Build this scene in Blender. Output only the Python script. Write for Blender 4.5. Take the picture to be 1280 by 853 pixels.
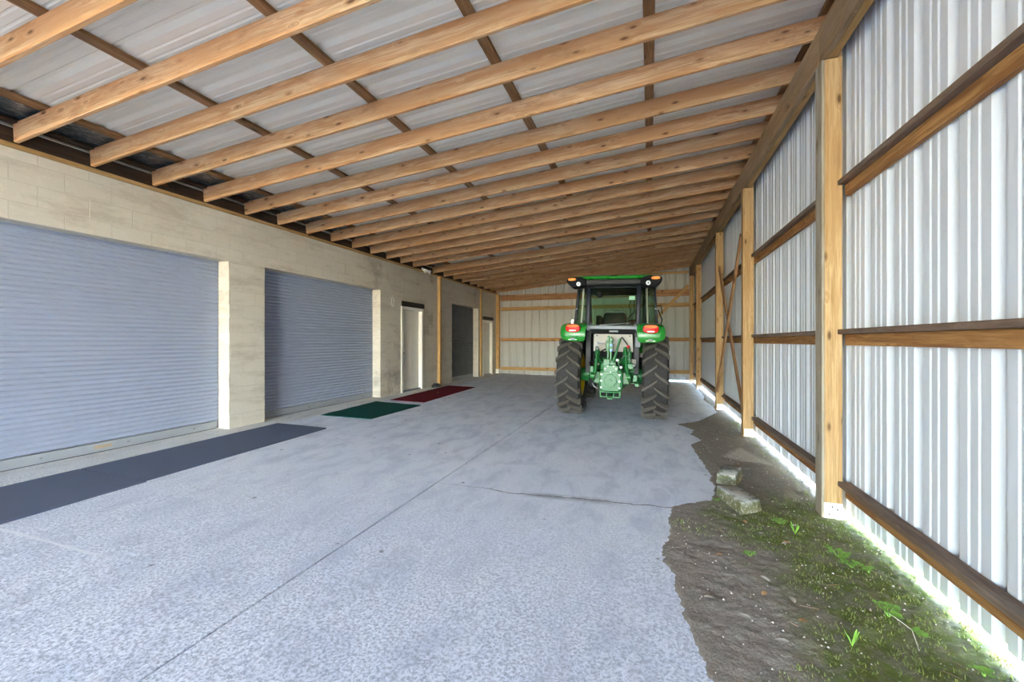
import bpy, bmesh, math, random
import numpy as np
from mathutils import Vector, Matrix, noise

for o in list(bpy.data.objects): bpy.data.objects.remove(o)
S = bpy.context.scene
COL = S.collection
PI = math.pi
random.seed(7)

# ------------------------------------------------------------------ camera
H = 1.27
F_PX, VP_X = 533.0, 812.0
cam = bpy.data.cameras.new('camera'); co = bpy.data.objects.new('camera', cam); COL.objects.link(co)
cam.sensor_width = 36.0; cam.lens = F_PX / 1280 * 36.0; cam.clip_start = .05; cam.clip_end = 500
co.location = (0, 0, H); co.rotation_euler = (PI/2, 0, math.atan((VP_X - 640) / F_PX))
S.camera = co

# ------------------------------------------------------------------ sky, sun, exposure
W = bpy.data.worlds.new('World'); S.world = W; W.use_nodes = True
wn = W.node_tree.nodes; wl = W.node_tree.links
sky = wn.new('ShaderNodeTexSky'); sky.sky_type = 'NISHITA'; sky.sun_disc = False
sky.sun_elevation = math.radians(42); sky.sun_rotation = math.radians(140); sky.air_density = 1.0; sky.dust_density = .7; sky.ozone_density = 1.0
SKY_STRENGTH = .90
wn['Background'].inputs['Strength'].default_value = SKY_STRENGTH
wl.new(sky.outputs['Color'], wn['Background'].inputs['Color'])
sun = bpy.data.lights.new('sun', 'SUN'); sun.energy = 2.3; sun.angle = math.radians(.6); sun.color = (1, .95, .86)
so = bpy.data.objects.new('sun', sun); COL.objects.link(so)
SUN_EL = math.radians(42); SUN_AZ = math.radians(-50)          # azimuth from +X
sd = Vector((math.cos(SUN_EL)*math.cos(SUN_AZ), math.cos(SUN_EL)*math.sin(SUN_AZ), math.sin(SUN_EL)))
so.rotation_euler = sd.to_track_quat('Z', 'Y').to_euler(); so.location = (20, -3, 18)
S.view_settings.view_transform = 'Standard'; S.view_settings.look = 'None'; S.view_settings.gamma = 1
S.view_settings.use_curve_mapping = False
S.view_settings.exposure = 3.12
S.cycles.max_bounces = 14; S.cycles.diffuse_bounces = 10; S.cycles.transparent_max_bounces = 16
S.cycles.caustics_reflective = False; S.cycles.blur_glossy = 1.0; S.cycles.sample_clamp_indirect = 6.0

# ------------------------------------------------------------------ helpers: objects
def tag(o, label=None, cat=None, group=None, kind=None):
    if label: o['label'] = label
    if cat: o['category'] = cat
    if group: o['group'] = group
    if kind: o['kind'] = kind
    return o
def empty(name, loc=(0, 0, 0), rot=(0, 0, 0)):
    o = bpy.data.objects.new(name, None); COL.objects.link(o); o.location = loc; o.rotation_euler = rot
    o.empty_display_size = .1
    return o
def link(name, me, m=None, parent=None):
    if m is not None and not me.materials: me.materials.append(m)
    o = bpy.data.objects.new(name, me); COL.objects.link(o); o.parent = parent
    return o

class MB:
    """collects shapes into one mesh"""
    def __init__(s): s.v = []; s.f = []
    def add(s, vs, fs):
        b = len(s.v); s.v += [tuple(v) for v in vs]; s.f += [tuple(i + b for i in f) for f in fs]; return s
    def box(s, c, d, rot=None):
        vs = [Vector((sx*d[0]/2, sy*d[1]/2, sz*d[2]/2)) for sx in (-1, 1) for sy in (-1, 1) for sz in (-1, 1)]
        if rot is not None: vs = [rot @ v for v in vs]
        vs = [v + Vector(c) for v in vs]
        return s.add(vs, [(0, 1, 3, 2), (4, 6, 7, 5), (0, 4, 5, 1), (2, 3, 7, 6), (0, 2, 6, 4), (1, 5, 7, 3)])
    def rng(s, x0, x1, y0, y1, z0, z1): return s.box(((x0+x1)/2, (y0+y1)/2, (z0+z1)/2), (abs(x1-x0), abs(y1-y0), abs(z1-z0)))
    def bar(s, p0, p1, w, h, up=(0, 0, 1)):
        p0, p1 = Vector(p0), Vector(p1); x = (p1-p0).normalized(); u = Vector(up)
        y = u.cross(x)
        if y.length < 1e-4: y = Vector((0, 1, 0)).cross(x)
        y.normalize(); z = x.cross(y)
        return s.box((p0+p1)/2, ((p1-p0).length, w, h), Matrix((x, y, z)).transposed())
    def tube(s, pts, r, n=10):
        pts = [Vector(p) for p in pts]; rs = r if isinstance(r, (list, tuple)) else [r]*len(pts)
        vs = []; fs = []; prev = None
        for i, p in enumerate(pts):
            t = (pts[min(i+1, len(pts)-1)] - pts[max(i-1, 0)]).normalized()
            if prev is None: a = t.orthogonal().normalized()
            else:
                a = prev - t*prev.dot(t); a = a.normalized() if a.length > 1e-5 else t.orthogonal().normalized()
            prev = a; b = t.cross(a)
            for k in range(n):
                q = 2*PI*k/n; vs.append(p + (a*math.cos(q) + b*math.sin(q))*rs[i])
        for i in range(len(pts)-1):
            for k in range(n): fs.append((i*n+k, i*n+(k+1) % n, (i+1)*n+(k+1) % n, (i+1)*n+k))
        fs.append(tuple(range(n-1, -1, -1))); fs.append(tuple((len(pts)-1)*n+k for k in range(n)))
        return s.add(vs, fs)
    def cyl(s, p0, p1, r0, r1=None, n=16): return s.tube([p0, p1], [r0, r0 if r1 is None else r1], n)
    def lathe(s, prof, c, axis='X', n=32, closed=False):
        """prof: list of (a along axis, r)"""
        vs = []; fs = []; c = Vector(c)
        for a, r in prof:
            for k in range(n):
                q = 2*PI*k/n; u, w = r*math.cos(q), r*math.sin(q)
                vs.append(c + Vector((a, u, w) if axis == 'X' else (u, a, w) if axis == 'Y' else (u, w, a)))
        m = len(prof)
        for i in range(m if closed else m-1):
            j = (i+1) % m
            for k in range(n): fs.append((i*n+k, i*n+(k+1) % n, j*n+(k+1) % n, j*n+k))
        if not closed:
            fs.append(tuple(range(n-1, -1, -1))); fs.append(tuple((m-1)*n+k for k in range(n)))
        return s.add(vs, fs)
    def prism(s, poly, a0, a1, axis='Y'):
        """poly in the two other axes (X: y,z  Y: x,z  Z: x,y)"""
        def P(p, a): return (a, p[0], p[1]) if axis == 'X' else (p[0], a, p[1]) if axis == 'Y' else (p[0], p[1], a)
        n = len(poly); vs = [P(p, a0) for p in poly] + [P(p, a1) for p in poly]
        fs = [tuple(range(n-1, -1, -1)), tuple(range(n, 2*n))] + [(i, (i+1) % n, n+(i+1) % n, n+i) for i in range(n)]
        return s.add(vs, fs)
    def ball(s, c, r, n=12, m=8):
        r = r if isinstance(r, (tuple, list)) else (r, r, r); vs = []; fs = []; c = Vector(c)
        for i in range(m+1):
            t = PI*i/m
            for k in range(n):
                q = 2*PI*k/n; vs.append(c + Vector((r[0]*math.sin(t)*math.cos(q), r[1]*math.sin(t)*math.sin(q), r[2]*math.cos(t))))
        for i in range(m):
            for k in range(n): fs.append((i*n+k, (i+1)*n+k, (i+1)*n+(k+1) % n, i*n+(k+1) % n))
        return s.add(vs, fs)
    def loft(s, rings, cap=True, closed=True):
        n = len(rings[0]); vs = [v for r in rings for v in r]; fs = []
        for i in range(len(rings)-1):
            for k in range(n if closed else n-1): fs.append((i*n+k, i*n+(k+1) % n, (i+1)*n+(k+1) % n, (i+1)*n+k))
        if cap: fs.append(tuple(range(n-1, -1, -1))); fs.append(tuple((len(rings)-1)*n+k for k in range(n)))
        return s.add(vs, fs)
    def mesh(s, name, bevel=0, seg=1, smooth=None, merge=True):
        bm = bmesh.new(); vs = [bm.verts.new(v) for v in s.v]
        for f in s.f:
            try: bm.faces.new([vs[i] for i in f])
            except ValueError: pass
        if merge: bmesh.ops.remove_doubles(bm, verts=bm.verts, dist=1e-6)
        bmesh.ops.recalc_face_normals(bm, faces=bm.faces)
        if bevel:
            ed = [e for e in bm.edges if len(e.link_faces) == 2 and e.calc_face_angle(0) > .6]
            bmesh.ops.bevel(bm, geom=ed, offset=bevel, segments=seg, affect='EDGES', profile=.5, clamp_overlap=True)
        me = bpy.data.meshes.new(name); bm.to_mesh(me); bm.free()
        if smooth is not None:
            for p in me.polygons: p.use_smooth = True
            me.set_sharp_from_angle(angle=math.radians(smooth))
        return me
    def build(s, name, m, parent=None, bevel=0, seg=1, smooth=None):
        return link(name, s.mesh(name, bevel, seg, smooth), m, parent)

# ------------------------------------------------------------------ helpers: materials
def lin(c):
    if isinstance(c, str): c = [int(c[i:i+2], 16)/255 for i in (0, 2, 4)]
    return tuple(x/12.92 if x <= .04045 else ((x+.055)/1.055)**2.4 for x in c) + (1,)
class NT:
    def __init__(s, name):
        s.m = bpy.data.materials.new(name); s.m.use_nodes = True
        s.t = s.m.node_tree; s.b = s.t.nodes['Principled BSDF']; s.tc = None
    def n(s, typ, **kw):
        x = s.t.nodes.new(typ)
        for k, v in kw.items(): setattr(x, k, v)
        return x
    def put(s, sock, v):
        if isinstance(v, bpy.types.NodeSocket): s.t.links.new(v, sock)
        elif v is not None:
            if sock.type == 'RGBA' and not isinstance(v, (int, float)) and len(v) == 3: v = tuple(v)+(1,)
            sock.default_value = v
    def coord(s, which='Object'):
        if s.tc is None: s.tc = s.n('ShaderNodeTexCoord')
        return s.tc.outputs[which]
    def pos(s): return s.n('ShaderNodeNewGeometry').outputs['Position']
    def rnd(s): return s.n('ShaderNodeObjectInfo').outputs['Random']
    def math(s, op, a, b=None, c=None, clamp=False):
        x = s.n('ShaderNodeMath', operation=op, use_clamp=clamp)
        for i, v in enumerate((a, b, c)): s.put(x.inputs[i], v)
        return x.outputs[0]
    def vec(s, op, a, b=None):
        x = s.n('ShaderNodeVectorMath', operation=op); s.put(x.inputs[0], a)
        if b is not None: s.put(x.inputs[1], b)
        return x.outputs[0]
    def scale(s, v, sc):
        return s.vec('MULTIPLY', v, sc)
    def noise(s, v, scale=5, detail=4, rough=.55, dist=0, out='Fac'):
        x = s.n('ShaderNodeTexNoise'); s.put(x.inputs['Vector'], v); x.inputs['Scale'].default_value = scale
        x.inputs['Detail'].default_value = detail; x.inputs['Roughness'].default_value = rough; x.inputs['Distortion'].default_value = dist
        return x.outputs[out]
    def voro(s, v, scale=5, out='Distance', feature='F1'):
        x = s.n('ShaderNodeTexVoronoi', feature=feature); s.put(x.inputs['Vector'], v); x.inputs['Scale'].default_value = scale
        return x.outputs[out]
    def step(s, v, a, b, to0=0., to1=1.):
        x = s.n('ShaderNodeMapRange', interpolation_type='SMOOTHSTEP')
        s.put(x.inputs['Value'], v); s.put(x.inputs['From Min'], a); s.put(x.inputs['From Max'], b)
        s.put(x.inputs['To Min'], to0); s.put(x.inputs['To Max'], to1)
        return x.outputs[0]
    def mix(s, f, a, b, mode='MIX'):
        x = s.n('ShaderNodeMix', data_type='RGBA', blend_type=mode); s.put(x.inputs[0], f); s.put(x.inputs[6], a); s.put(x.inputs[7], b)
        return x.outputs[2]
    def sep(s, v):
        x = s.n('ShaderNodeSeparateXYZ'); s.put(x.inputs[0], v); return x.outputs
    def bump(s, h, strength=.3, dist=.01):
        x = s.n('ShaderNodeBump'); x.inputs['Strength'].default_value = strength; x.inputs['Distance'].default_value = dist
        s.put(x.inputs['Height'], h); s.put(s.b.inputs['Normal'], x.outputs[0])
    def out(s, color=None, rough=None, metal=None, spec=None):
        if color is not None: s.put(s.b.inputs['Base Color'], color)
        if rough is not None: s.put(s.b.inputs['Roughness'], rough)
        if metal is not None: s.b.inputs['Metallic'].default_value = metal
        if spec is not None: s.b.inputs['Specular IOR Level'].default_value = spec
        return s.m

def plain(name, c, rough=.5, metal=0, var=.12, scale=14, spec=.5, bump=0):
    t = NT(name); c = lin(c); v = t.noise(t.coord(), scale, 3)
    d = tuple(x*(1-var*1.6) for x in c[:3]); l = tuple(min(1, x*(1+var)) for x in c[:3])
    if bump: t.bump(t.noise(t.coord(), scale*6, 4), bump, .004)
    return t.out(t.mix(v, d, l), t.step(v, .2, .8, max(0, rough-.08), min(1, rough+.08)), metal, spec)

def wood(name, light, mid, dark, knot, rough=.75, grain=1.0, weather=None, knots=1.0, contrast=1.0, blotch=.45, ks=(2.3, 6., 6.)):
    """board material: grain along the board's local X"""
    t = NT(name); r = t.rnd()
    o = t.n('ShaderNodeCombineXYZ'); t.put(o.inputs[0], t.math('MULTIPLY', r, 37.)); t.put(o.inputs[1], t.math('MULTIPLY', r, 11.)); t.put(o.inputs[2], t.math('MULTIPLY', r, 23.))
    p = t.vec('ADD', t.coord(), o.outputs[0])
    kd = t.voro(t.scale(p, ks), 1.0)
    kn = t.step(kd, .05, .13*knots, 1., 0.)
    ring = t.step(kd, .10, .34, 1., 0.)
    wob = t.noise(t.scale(p, (1.2, 4, 4)), 1.0, 3, .5, 0, 'Color')
    p2 = t.vec('ADD', t.scale(p, (.35*grain, 9., 9.)), t.scale(wob, (1.2, 1.2, 1.2)))
    p2 = t.vec('ADD', p2, t.scale(ring, (0., .9, .9)))
    g = t.noise(p2, 2.2, 4, .6, .6)
    g2 = t.noise(t.scale(p, (2.0, 70., 70.)), 1.4, 3, .6)
    big = t.noise(t.scale(p, (.8, 2., 2.)), 1.0, 3, .6)
    c = t.mix(t.step(g, .50-.18/contrast, .50+.18/contrast), lin(mid), lin(light))
    c = t.mix(t.math('MULTIPLY', t.step(g2, .42, .70), .42*contrast), c, lin(dark))
    c = t.mix(t.step(big, .45, .70, 0., blotch), c, lin(mid)); c = t.mix(t.step(t.noise(t.scale(p, (1.6, 5., 5.)), 1.3, 4, .7), .56, .72, 0., blotch*.6), c, lin(dark))
    c = t.mix(t.math('MULTIPLY', t.step(kd, .12, .25, 1., 0.), .35), c, lin(dark))
    c = t.mix(t.math('MULTIPLY', kn, .85), c, lin(knot))
    if weather is not None:
        wf = t.noise(t.scale(p, (.9, 6., 6.)), 1.6, 5, .65)
        c = t.mix(t.step(wf, .45, .66, 0., .75), c, lin(weather))
    hsv = t.n('ShaderNodeHueSaturation'); t.put(hsv.inputs['Color'], c); t.put(hsv.inputs['Value'], t.step(r, 0., 1., .88, 1.12))
    t.bump(t.math('ADD', g2, t.math('MULTIPLY', g, .6)), .22, .004)
    return t.out(hsv.outputs[0], rough, 0, .25)

M = {}
M['rafter'] = wood('pine_rafter_wood', 'd8b084', 'bf8a5a', '8e5c32', '5e381a', contrast=1.25, knots=1.25, blotch=.85, ks=(3.6, 9.5, 9.5))
M['post'] = wood('treated_post_wood', 'cdab7c', 'b58f5f', '8a6638', '52351b', contrast=1.3, knots=1.3, ks=(3.2, 9., 9.))
M['girt'] = wood('brown_girt_wood', 'b98a55', '8f623a', '5c3b22', '3d2614', contrast=1.25)
M['girt_top'] = wood('weathered_dark_wood', '8d7766', '6f5a4a', '4c3b30', '32251c', weather='857a72')
M['header'] = wood('weathered_beam_wood', 'a98d6c', '8d7050', '5f4932', '3d2c1c', weather='94806a')
M['purlin'] = wood('dark_purlin_wood', 'a07a54', '7e5a3a', '523822', '38261a')
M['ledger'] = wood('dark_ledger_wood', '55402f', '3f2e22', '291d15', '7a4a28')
M['plate'] = wood('tan_plate_wood', 'c4a06e', 'a88350', '7d5c32', '5e4222')
M['brace'] = wood('brown_brace_wood', 'b18a63', '94694a', '66452d', '43291a')
M['greywood'] = wood('grey_weathered_wood', 'b5a892', '9a8b74', '6c5d48', '4a3d2d', weather='b9b3a6')

def sheet(name, c, rough=.38):
    t = NT(name); p = t.pos(); v = t.noise(t.scale(p, (3, 3, .6)), 2, 4, .6); d = t.noise(p, 60, 2)
    col = t.mix(v, tuple(x*.93 for x in lin(c)[:3]), lin(c)); col = t.mix(t.step(d, .68, .78, 0., .25), col, lin('9a9890'))
    return t.out(col, t.step(v, .3, .7, rough-.06, rough+.1), 0, .45)
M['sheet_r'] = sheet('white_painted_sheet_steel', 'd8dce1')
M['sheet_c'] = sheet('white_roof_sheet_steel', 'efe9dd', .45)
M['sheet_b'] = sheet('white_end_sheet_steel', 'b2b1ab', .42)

def mat_foil():
    t = NT('foil_insulation'); p = t.pos()
    v = t.voro(t.scale(p, (14, 10, 10)), 1.0); s = t.step(t.noise(t.scale(p, (50, 12, 1)), 1, 2), .58, .64)
    return t.out(t.mix(t.math('MULTIPLY', s, .6), t.mix(v, lin('3c4750'), lin('78848c')), lin('cdd4d6')), .3, .7)
M['foil'] = mat_foil()

def mat_block():
    t = NT('painted_concrete_block'); p = t.pos(); r = t.rnd()
    v = t.noise(p, 1.3, 5, .6); f = t.noise(p, 26, 4, .65); st = t.noise(t.scale(p, (1, .7, 3.0)), 1.7, 6, .7)
    c = t.mix(v, lin('cbc3b3'), lin('d9d2c4')); c = t.mix(t.math('MULTIPLY', t.math('ABSOLUTE', t.math('SUBTRACT', r, .5)), .22), c, lin('b0a58f'))
    c = t.mix(t.step(st, .46, .68, 0., .5), c, lin('a59a86')); c = t.mix(t.step(f, .5, .75, 0., .25), c, lin('e8e2d4'))
    # damp grey weathering further down the wall (patch with its own outline)
    y = t.sep(p)[1]; yy = t.math('ADD', y, t.math('MULTIPLY', t.math('SUBTRACT', v, .5), 5.))
    c = t.mix(t.step(yy, 7.2, 10.5, 0., .45), c, lin('a39c8e'))
    sm = t.math('MULTIPLY', t.step(t.noise(p, 1.1, 6, .7), .52, .66), t.math('MULTIPLY', t.step(y, 6.8, 8.6), t.step(y, 12.5, 15., 1., .4)))
    c = t.mix(t.math('MULTIPLY', sm, .6), c, lin('827a6e'))
    t.bump(t.math('ADD', f, t.math('MULTIPLY', t.noise(p, 120, 3), .5)), .35, .004)
    return t.out(c, .88, 0, .2)
M['block'] = mat_block()
def mat_mortar():
    t = NT('painted_mortar'); p = t.pos(); v = t.noise(p, 1.3, 5, .6); st = t.noise(p, 5, 4)
    c = t.mix(v, lin('c0b7a7'), lin('cec6b7')); return t.out(t.mix(t.step(st, .5, .7, 0., .5), c, lin('a2977f')), .92, 0, .2)
M['mortar'] = mat_mortar()

def mat_concrete(name, a, b, dk):
    t = NT(name); p = t.pos(); x, y, z = t.sep(p)
    big = t.noise(p, .55, 5, .6); med = t.noise(t.scale(p, (2.0, .9, 1)), 2.2, 6, .68, .4); fine = t.noise(p, 62, 6, .8); grit = t.noise(p, 190, 3, .7)
    c = t.mix(t.step(big, .3, .7), lin(a), lin(b)); c = t.mix(t.step(med, .42, .68, 0., .8), c, lin(dk))
    wear_falloff = t.step(t.math('ADD', y, t.math('MULTIPLY', med, 2.5)), 2.4, 5.6, 1., .22)  # worn speckle, its colour darkened towards the front to even out light falloff
    c = t.mix(t.math('MULTIPLY', t.step(fine, .40, .62), t.math('MULTIPLY', wear_falloff, .85)), c, lin('828a9c'))
    c = t.mix(t.math('MULTIPLY', t.step(grit, .54, .68), .35), c, lin('e4e3e0'))
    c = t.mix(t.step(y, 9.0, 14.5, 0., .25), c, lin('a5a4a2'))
    # hairline crack running across the right slab, with an oily stain along it
    w = t.noise(p, 1.6, 4, .6); w2 = t.noise(p, 7, 3)
    yc = t.math('ADD', t.math('ADD', 3.66, t.math('MULTIPLY', t.step(x, -1.4, .5), .17)), t.math('ADD', t.math('MULTIPLY', t.math('SUBTRACT', w, .5), .22), t.math('MULTIPLY', t.math('SUBTRACT', w2, .5), .05)))
    d = t.math('ABSOLUTE', t.math('SUBTRACT', y, yc))
    inx = t.math('MULTIPLY', t.step(x, -2.3, -.9), t.step(x, 1.2, 1.3, 1., 0.))
    c = t.mix(t.math('MULTIPLY', t.step(d, .003, .012, .8, 0.), inx), c, lin('4a4845'))
    sx = t.math('MULTIPLY', t.step(x, -1.15, -.9), t.step(x, -.5, -.1, 1., 0.))
    c = t.mix(t.math('MULTIPLY', t.step(d, .01, .10, .6, 0.), t.math('MULTIPLY', sx, t.step(w2, .3, .6))), c, lin('5d6064'))
    # a few small dark drips and spots
    sp = t.voro(p, 2.6); spn = t.noise(p, 18, 3)
    c = t.mix(t.step(t.math('ADD', sp, t.math('MULTIPLY', spn, .12)), .085, .125, .7, 0.), c, lin('4b5058'))
    # scraped pale line on the left slab
    d2 = t.math('ABSOLUTE', t.math('SUBTRACT', y, t.math('ADD', 1.72, t.math('MULTIPLY', t.math('SUBTRACT', w, .5), .06))))
    c = t.mix(t.math('MULTIPLY', t.step(d2, .004, .018, .7, 0.), t.step(x, -3.4, -3.0, 1., 0.)), c, lin('dfe1e4'))
    t.bump(t.math('ADD', fine, t.math('MULTIPLY', grit, .5)), .25, .004)
    return t.out(c, t.step(med, .3, .7, .7, .88), 0, .3)
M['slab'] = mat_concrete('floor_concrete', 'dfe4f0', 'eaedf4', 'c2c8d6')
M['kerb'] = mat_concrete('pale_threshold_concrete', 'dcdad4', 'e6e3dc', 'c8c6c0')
M['joint'] = plain('dark_joint_filler', '3a3836', .9)

def mat_dirt():
    t = NT('mossy_dirt'); p = t.pos(); x, y, z = t.sep(p)
    a = t.noise(p, 1.5, 6, .65); b = t.noise(p, 9, 6, .7); f = t.noise(p, 70, 4, .75); g = t.noise(t.scale(p, (1, 1, 1)), 26, 5, .7)
    c = t.mix(b, lin('7a7067'), lin('a69d92')); c = t.mix(t.step(f, .45, .7, 0., .6), c, lin('6e6155'))
    mossy = t.math('MULTIPLY', t.step(t.math('ADD', t.math('MULTIPLY', a, .9), t.math('MULTIPLY', t.step(x, .2, 1.2), .28)), .50, .68), t.step(t.math('ADD', y, t.math('MULTIPLY', a, 1.2)), 4.4, 5.4, 1., .08))
    moss = t.mix(g, lin('424d24'), lin('7c8840'))
    c = t.mix(t.math('MULTIPLY', mossy, t.step(b, .35, .6, .35, .95)), c, moss)
    at = t.n('ShaderNodeAttribute', attribute_name='dry'); c = t.mix(t.math('MULTIPLY', at.outputs['Fac'], .8), c, lin('c9bdb0'))
    sp = t.voro(p, 42); c = t.mix(t.step(sp, .10, .16, .75, 0.), c, lin('c2bdb4'))
    t.bump(t.math('ADD', g, t.math('MULTIPLY', f, .8)), .5, .012)
    return t.out(c, .95, 0, .15)
M['dirt'] = mat_dirt()
M['grass_ground'] = plain('outside_grass', '8a9560', .95, 0, .3, 3)
M['roller'] = plain('grey_roller_door_steel', 'a4adbf', .55, 0, .05, 3, .3)
M['roller_dark'] = plain('dark_roller_door_steel', '6d7074', .55, 0, .06, 3, .3)
M['roller_bar'] = plain('roller_bottom_bar', 'a4a9ae', .45, .2, .06, 8)
M['rubber_seal'] = plain('black_seal', '1c1c1c', .8)
M['sticker'] = plain('faded_sticker', 'b4a184', .7)
M['white_door'] = plain('white_door_paint', 'e2ded2', .5, 0, .05, 5)
M['white_trim'] = plain('white_trim_paint', 'efece4', .5, 0, .05, 6)
M['black_strip'] = plain('black_drip_strip', '1d1a18', .6)
M['brass'] = plain('dull_brass', '8c7a50', .35, .8)
M['white_metal'] = plain('white_metal', 'e6e4de', .4)
M['lampglass'] = plain('lamp_glass', 'd8d8d0', .25)
M['black_plastic'] = plain('black_plastic', '1a1a1c', .5)
M['mat_black'] = plain('black_rubber_mat', '596174', .85, 0, .15, 5, .3, .3)
M['mat_green'] = plain('green_carpet_mat', '0f4a44', .95, 0, .35, 30, .1, .6)
M['mat_red'] = plain('red_carpet_mat', '6c1426', .95, 0, .3, 30, .1, .6)
M['bag'] = plain('black_bag', '26282b', .45, 0, .2, 12)
M['leaf_dry'] = plain('dry_leaf', 'b98f62', .8, 0, .25, 40)
M['litter'] = plain('pale_litter', 'c9c1b4', .85, 0, .2, 40)
M['twig'] = plain('twig_bark', '8d6f58', .9, 0, .2, 40)
M['weed'] = plain('green_weed', '86b948', .6, 0, .25, 30)
M['moss_tuft'] = plain('moss_tuft', '6b7732', .9, 0, .35, 6)
def mat_stone():
    t = NT('mossy_concrete_lump'); p = t.pos(); n = t.sep(t.n('ShaderNodeNewGeometry').outputs['Normal'])[2]
    v = t.noise(p, 9, 5, .7); f = t.noise(p, 50, 4); c = t.mix(v, lin('9c9a90'), lin('cbc9c0'))
    c = t.mix(t.step(t.noise(p, 14, 4), .5, .62, 0., .8), c, lin('6d6f5a'))
    c = t.mix(t.math('MULTIPLY', t.step(f, .25, .5), t.step(n, .2, .8, .9, .0)), c, lin('5c5a34'))
    t.bump(f, .5, .006); return t.out(c, .92, 0, .2)
M['stone'] = mat_stone()

# tractor materials
M['green'] = plain('tractor_green_paint', '23822c', .3, 0, .06, 8)
M['cast'] = plain('green_cast_iron_paint', '1c6e34', .38, 0, .15, 10)
M['cast_lt'] = plain('pale_green_paint', '277038', .4, 0, .1, 14)
M['yellow'] = plain('yellow_wheel_paint', 'd9b517', .35, 0, .06, 8)
def mat_tire():
    t = NT('dusty_tire_rubber'); p = t.coord(); v = t.noise(p, 6, 4, .6); f = t.noise(p, 40, 3)
    c = t.mix(v, lin('262424'), lin('3d3a38')); c = t.mix(t.step(f, .55, .7, 0., .3), c, lin('5a554f')); t.bump(f, .2, .003)
    return t.out(c, .8, 0, .3)
M['tire'] = mat_tire()
M['tire_lug'] = plain('worn_lug_rubber', '59534c', .75, 0, .2, 20)
M['blackpaint'] = plain('black_frame_paint', '16171b', .4, 0, .1, 10, .15)
M['navy'] = plain('dark_cab_frame', '1c202b', .35, 0, .1, 8, .15)
M['dark'] = plain('dark_interior', '141517', .7, 0, .12, 14, .15)
M['greypanel'] = plain('beige_grey_panel', 'aaa398', .5, 0, .06, 8)
M['greybar'] = plain('grey_bar', '7e838a', .5, .1)
M['steel'] = plain('bare_steel', '9fa1a1', .4, .6)
M['amber'] = plain('amber_lens', 'ff8c08', .35, 0, .1, 30, .3)
M['red'] = plain('red_lens', 'e01008', .4, 0, .1, 30, .25)
M['orange'] = plain('orange_lens', 'ff6a0c', .4, 0, .1, 30, .25)
M['redcap'] = plain('red_cap', 'd03028', .4)
M['blue'] = plain('blue_coupler_cap', '2f7fd0', .4)
M['lens'] = plain('clear_lens', 'e8ecec', .15)
M['seat'] = plain('black_seat_vinyl', '141416', .6, 0, .12, 14, .2)
M['exhaust'] = plain('exhaust_black', '222222', .5)
def mat_glass():
    t = NT('green_tinted_glass'); n = t.t.nodes; n.remove(t.b)
    o = [x for x in n if x.type == 'OUTPUT_MATERIAL'][0]
    tr = n.new('ShaderNodeBsdfTransparent'); tr.inputs[0].default_value = (.74, .86, .78, 1)
    gl = n.new('ShaderNodeBsdfGlossy'); gl.inputs['Roughness'].default_value = .03; gl.inputs[0].default_value = (.9, 1, .95, 1)
    lw = n.new('ShaderNodeLayerWeight'); fr = t.math('MULTIPLY_ADD', t.math('POWER', lw.outputs['Facing'], 5.), .4, .018)
    mx = n.new('ShaderNodeMixShader'); t.t.links.new(fr, mx.inputs[0]); t.t.links.new(tr.outputs[0], mx.inputs[1]); t.t.links.new(gl.outputs[0], mx.inputs[2])
    t.t.links.new(mx.outputs[0], o.inputs[0]); return t.m
M['glass'] = mat_glass()

# ------------------------------------------------------------------ boards (length along local X, so the grain follows)
_bm = {}
def board(name, p0, p1, w, h, m, up=(0, 0, 1), parent=None):
    """w across, h along 'up'"""
    p0, p1 = Vector(p0), Vector(p1); L = (p1-p0).length; x = (p1-p0)/L
    u = Vector(up); y = u.cross(x); y.normalize(); z = x.cross(y)
    key = (round(L, 3), round(w, 4), round(h, 4), m.name)
    if key not in _bm:
        me = MB().box((0, 0, 0), (L, w, h)).mesh(name, bevel=min(.004, w*.15, h*.15)); me.materials.append(m); _bm[key] = me
    o = bpy.data.objects.new(name, _bm[key]); COL.objects.link(o)
    o.matrix_basis = Matrix.Translation((p0+p1)/2) @ Matrix((x, y, z)).transposed().to_4x4()
    if parent is not None:
        o.parent = parent; o.matrix_parent_inverse = parent_world(parent).inverted()
    return o
def parent_world(p):
    m = p.matrix_basis.copy()
    if p.parent: m = parent_world(p.parent) @ p.matrix_parent_inverse @ m
    return m

# ------------------------------------------------------------------ the place: dimensions
GS = .0214                                   # floor falls to the right
def gz(x): return -GS*(x+5.7)
XL, XR = -5.75, 1.502                        # block wall face, steel sheet plane
Y0, YB = -9.0, 15.93                          # open front, shed lengthened unseen behind the camera for softer light falloff; end wall
RA = .0927                                   # roof slope
def rz(x): return 3.155 + RA*(x+5.65)        # rafter underside
RD = .184

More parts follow.
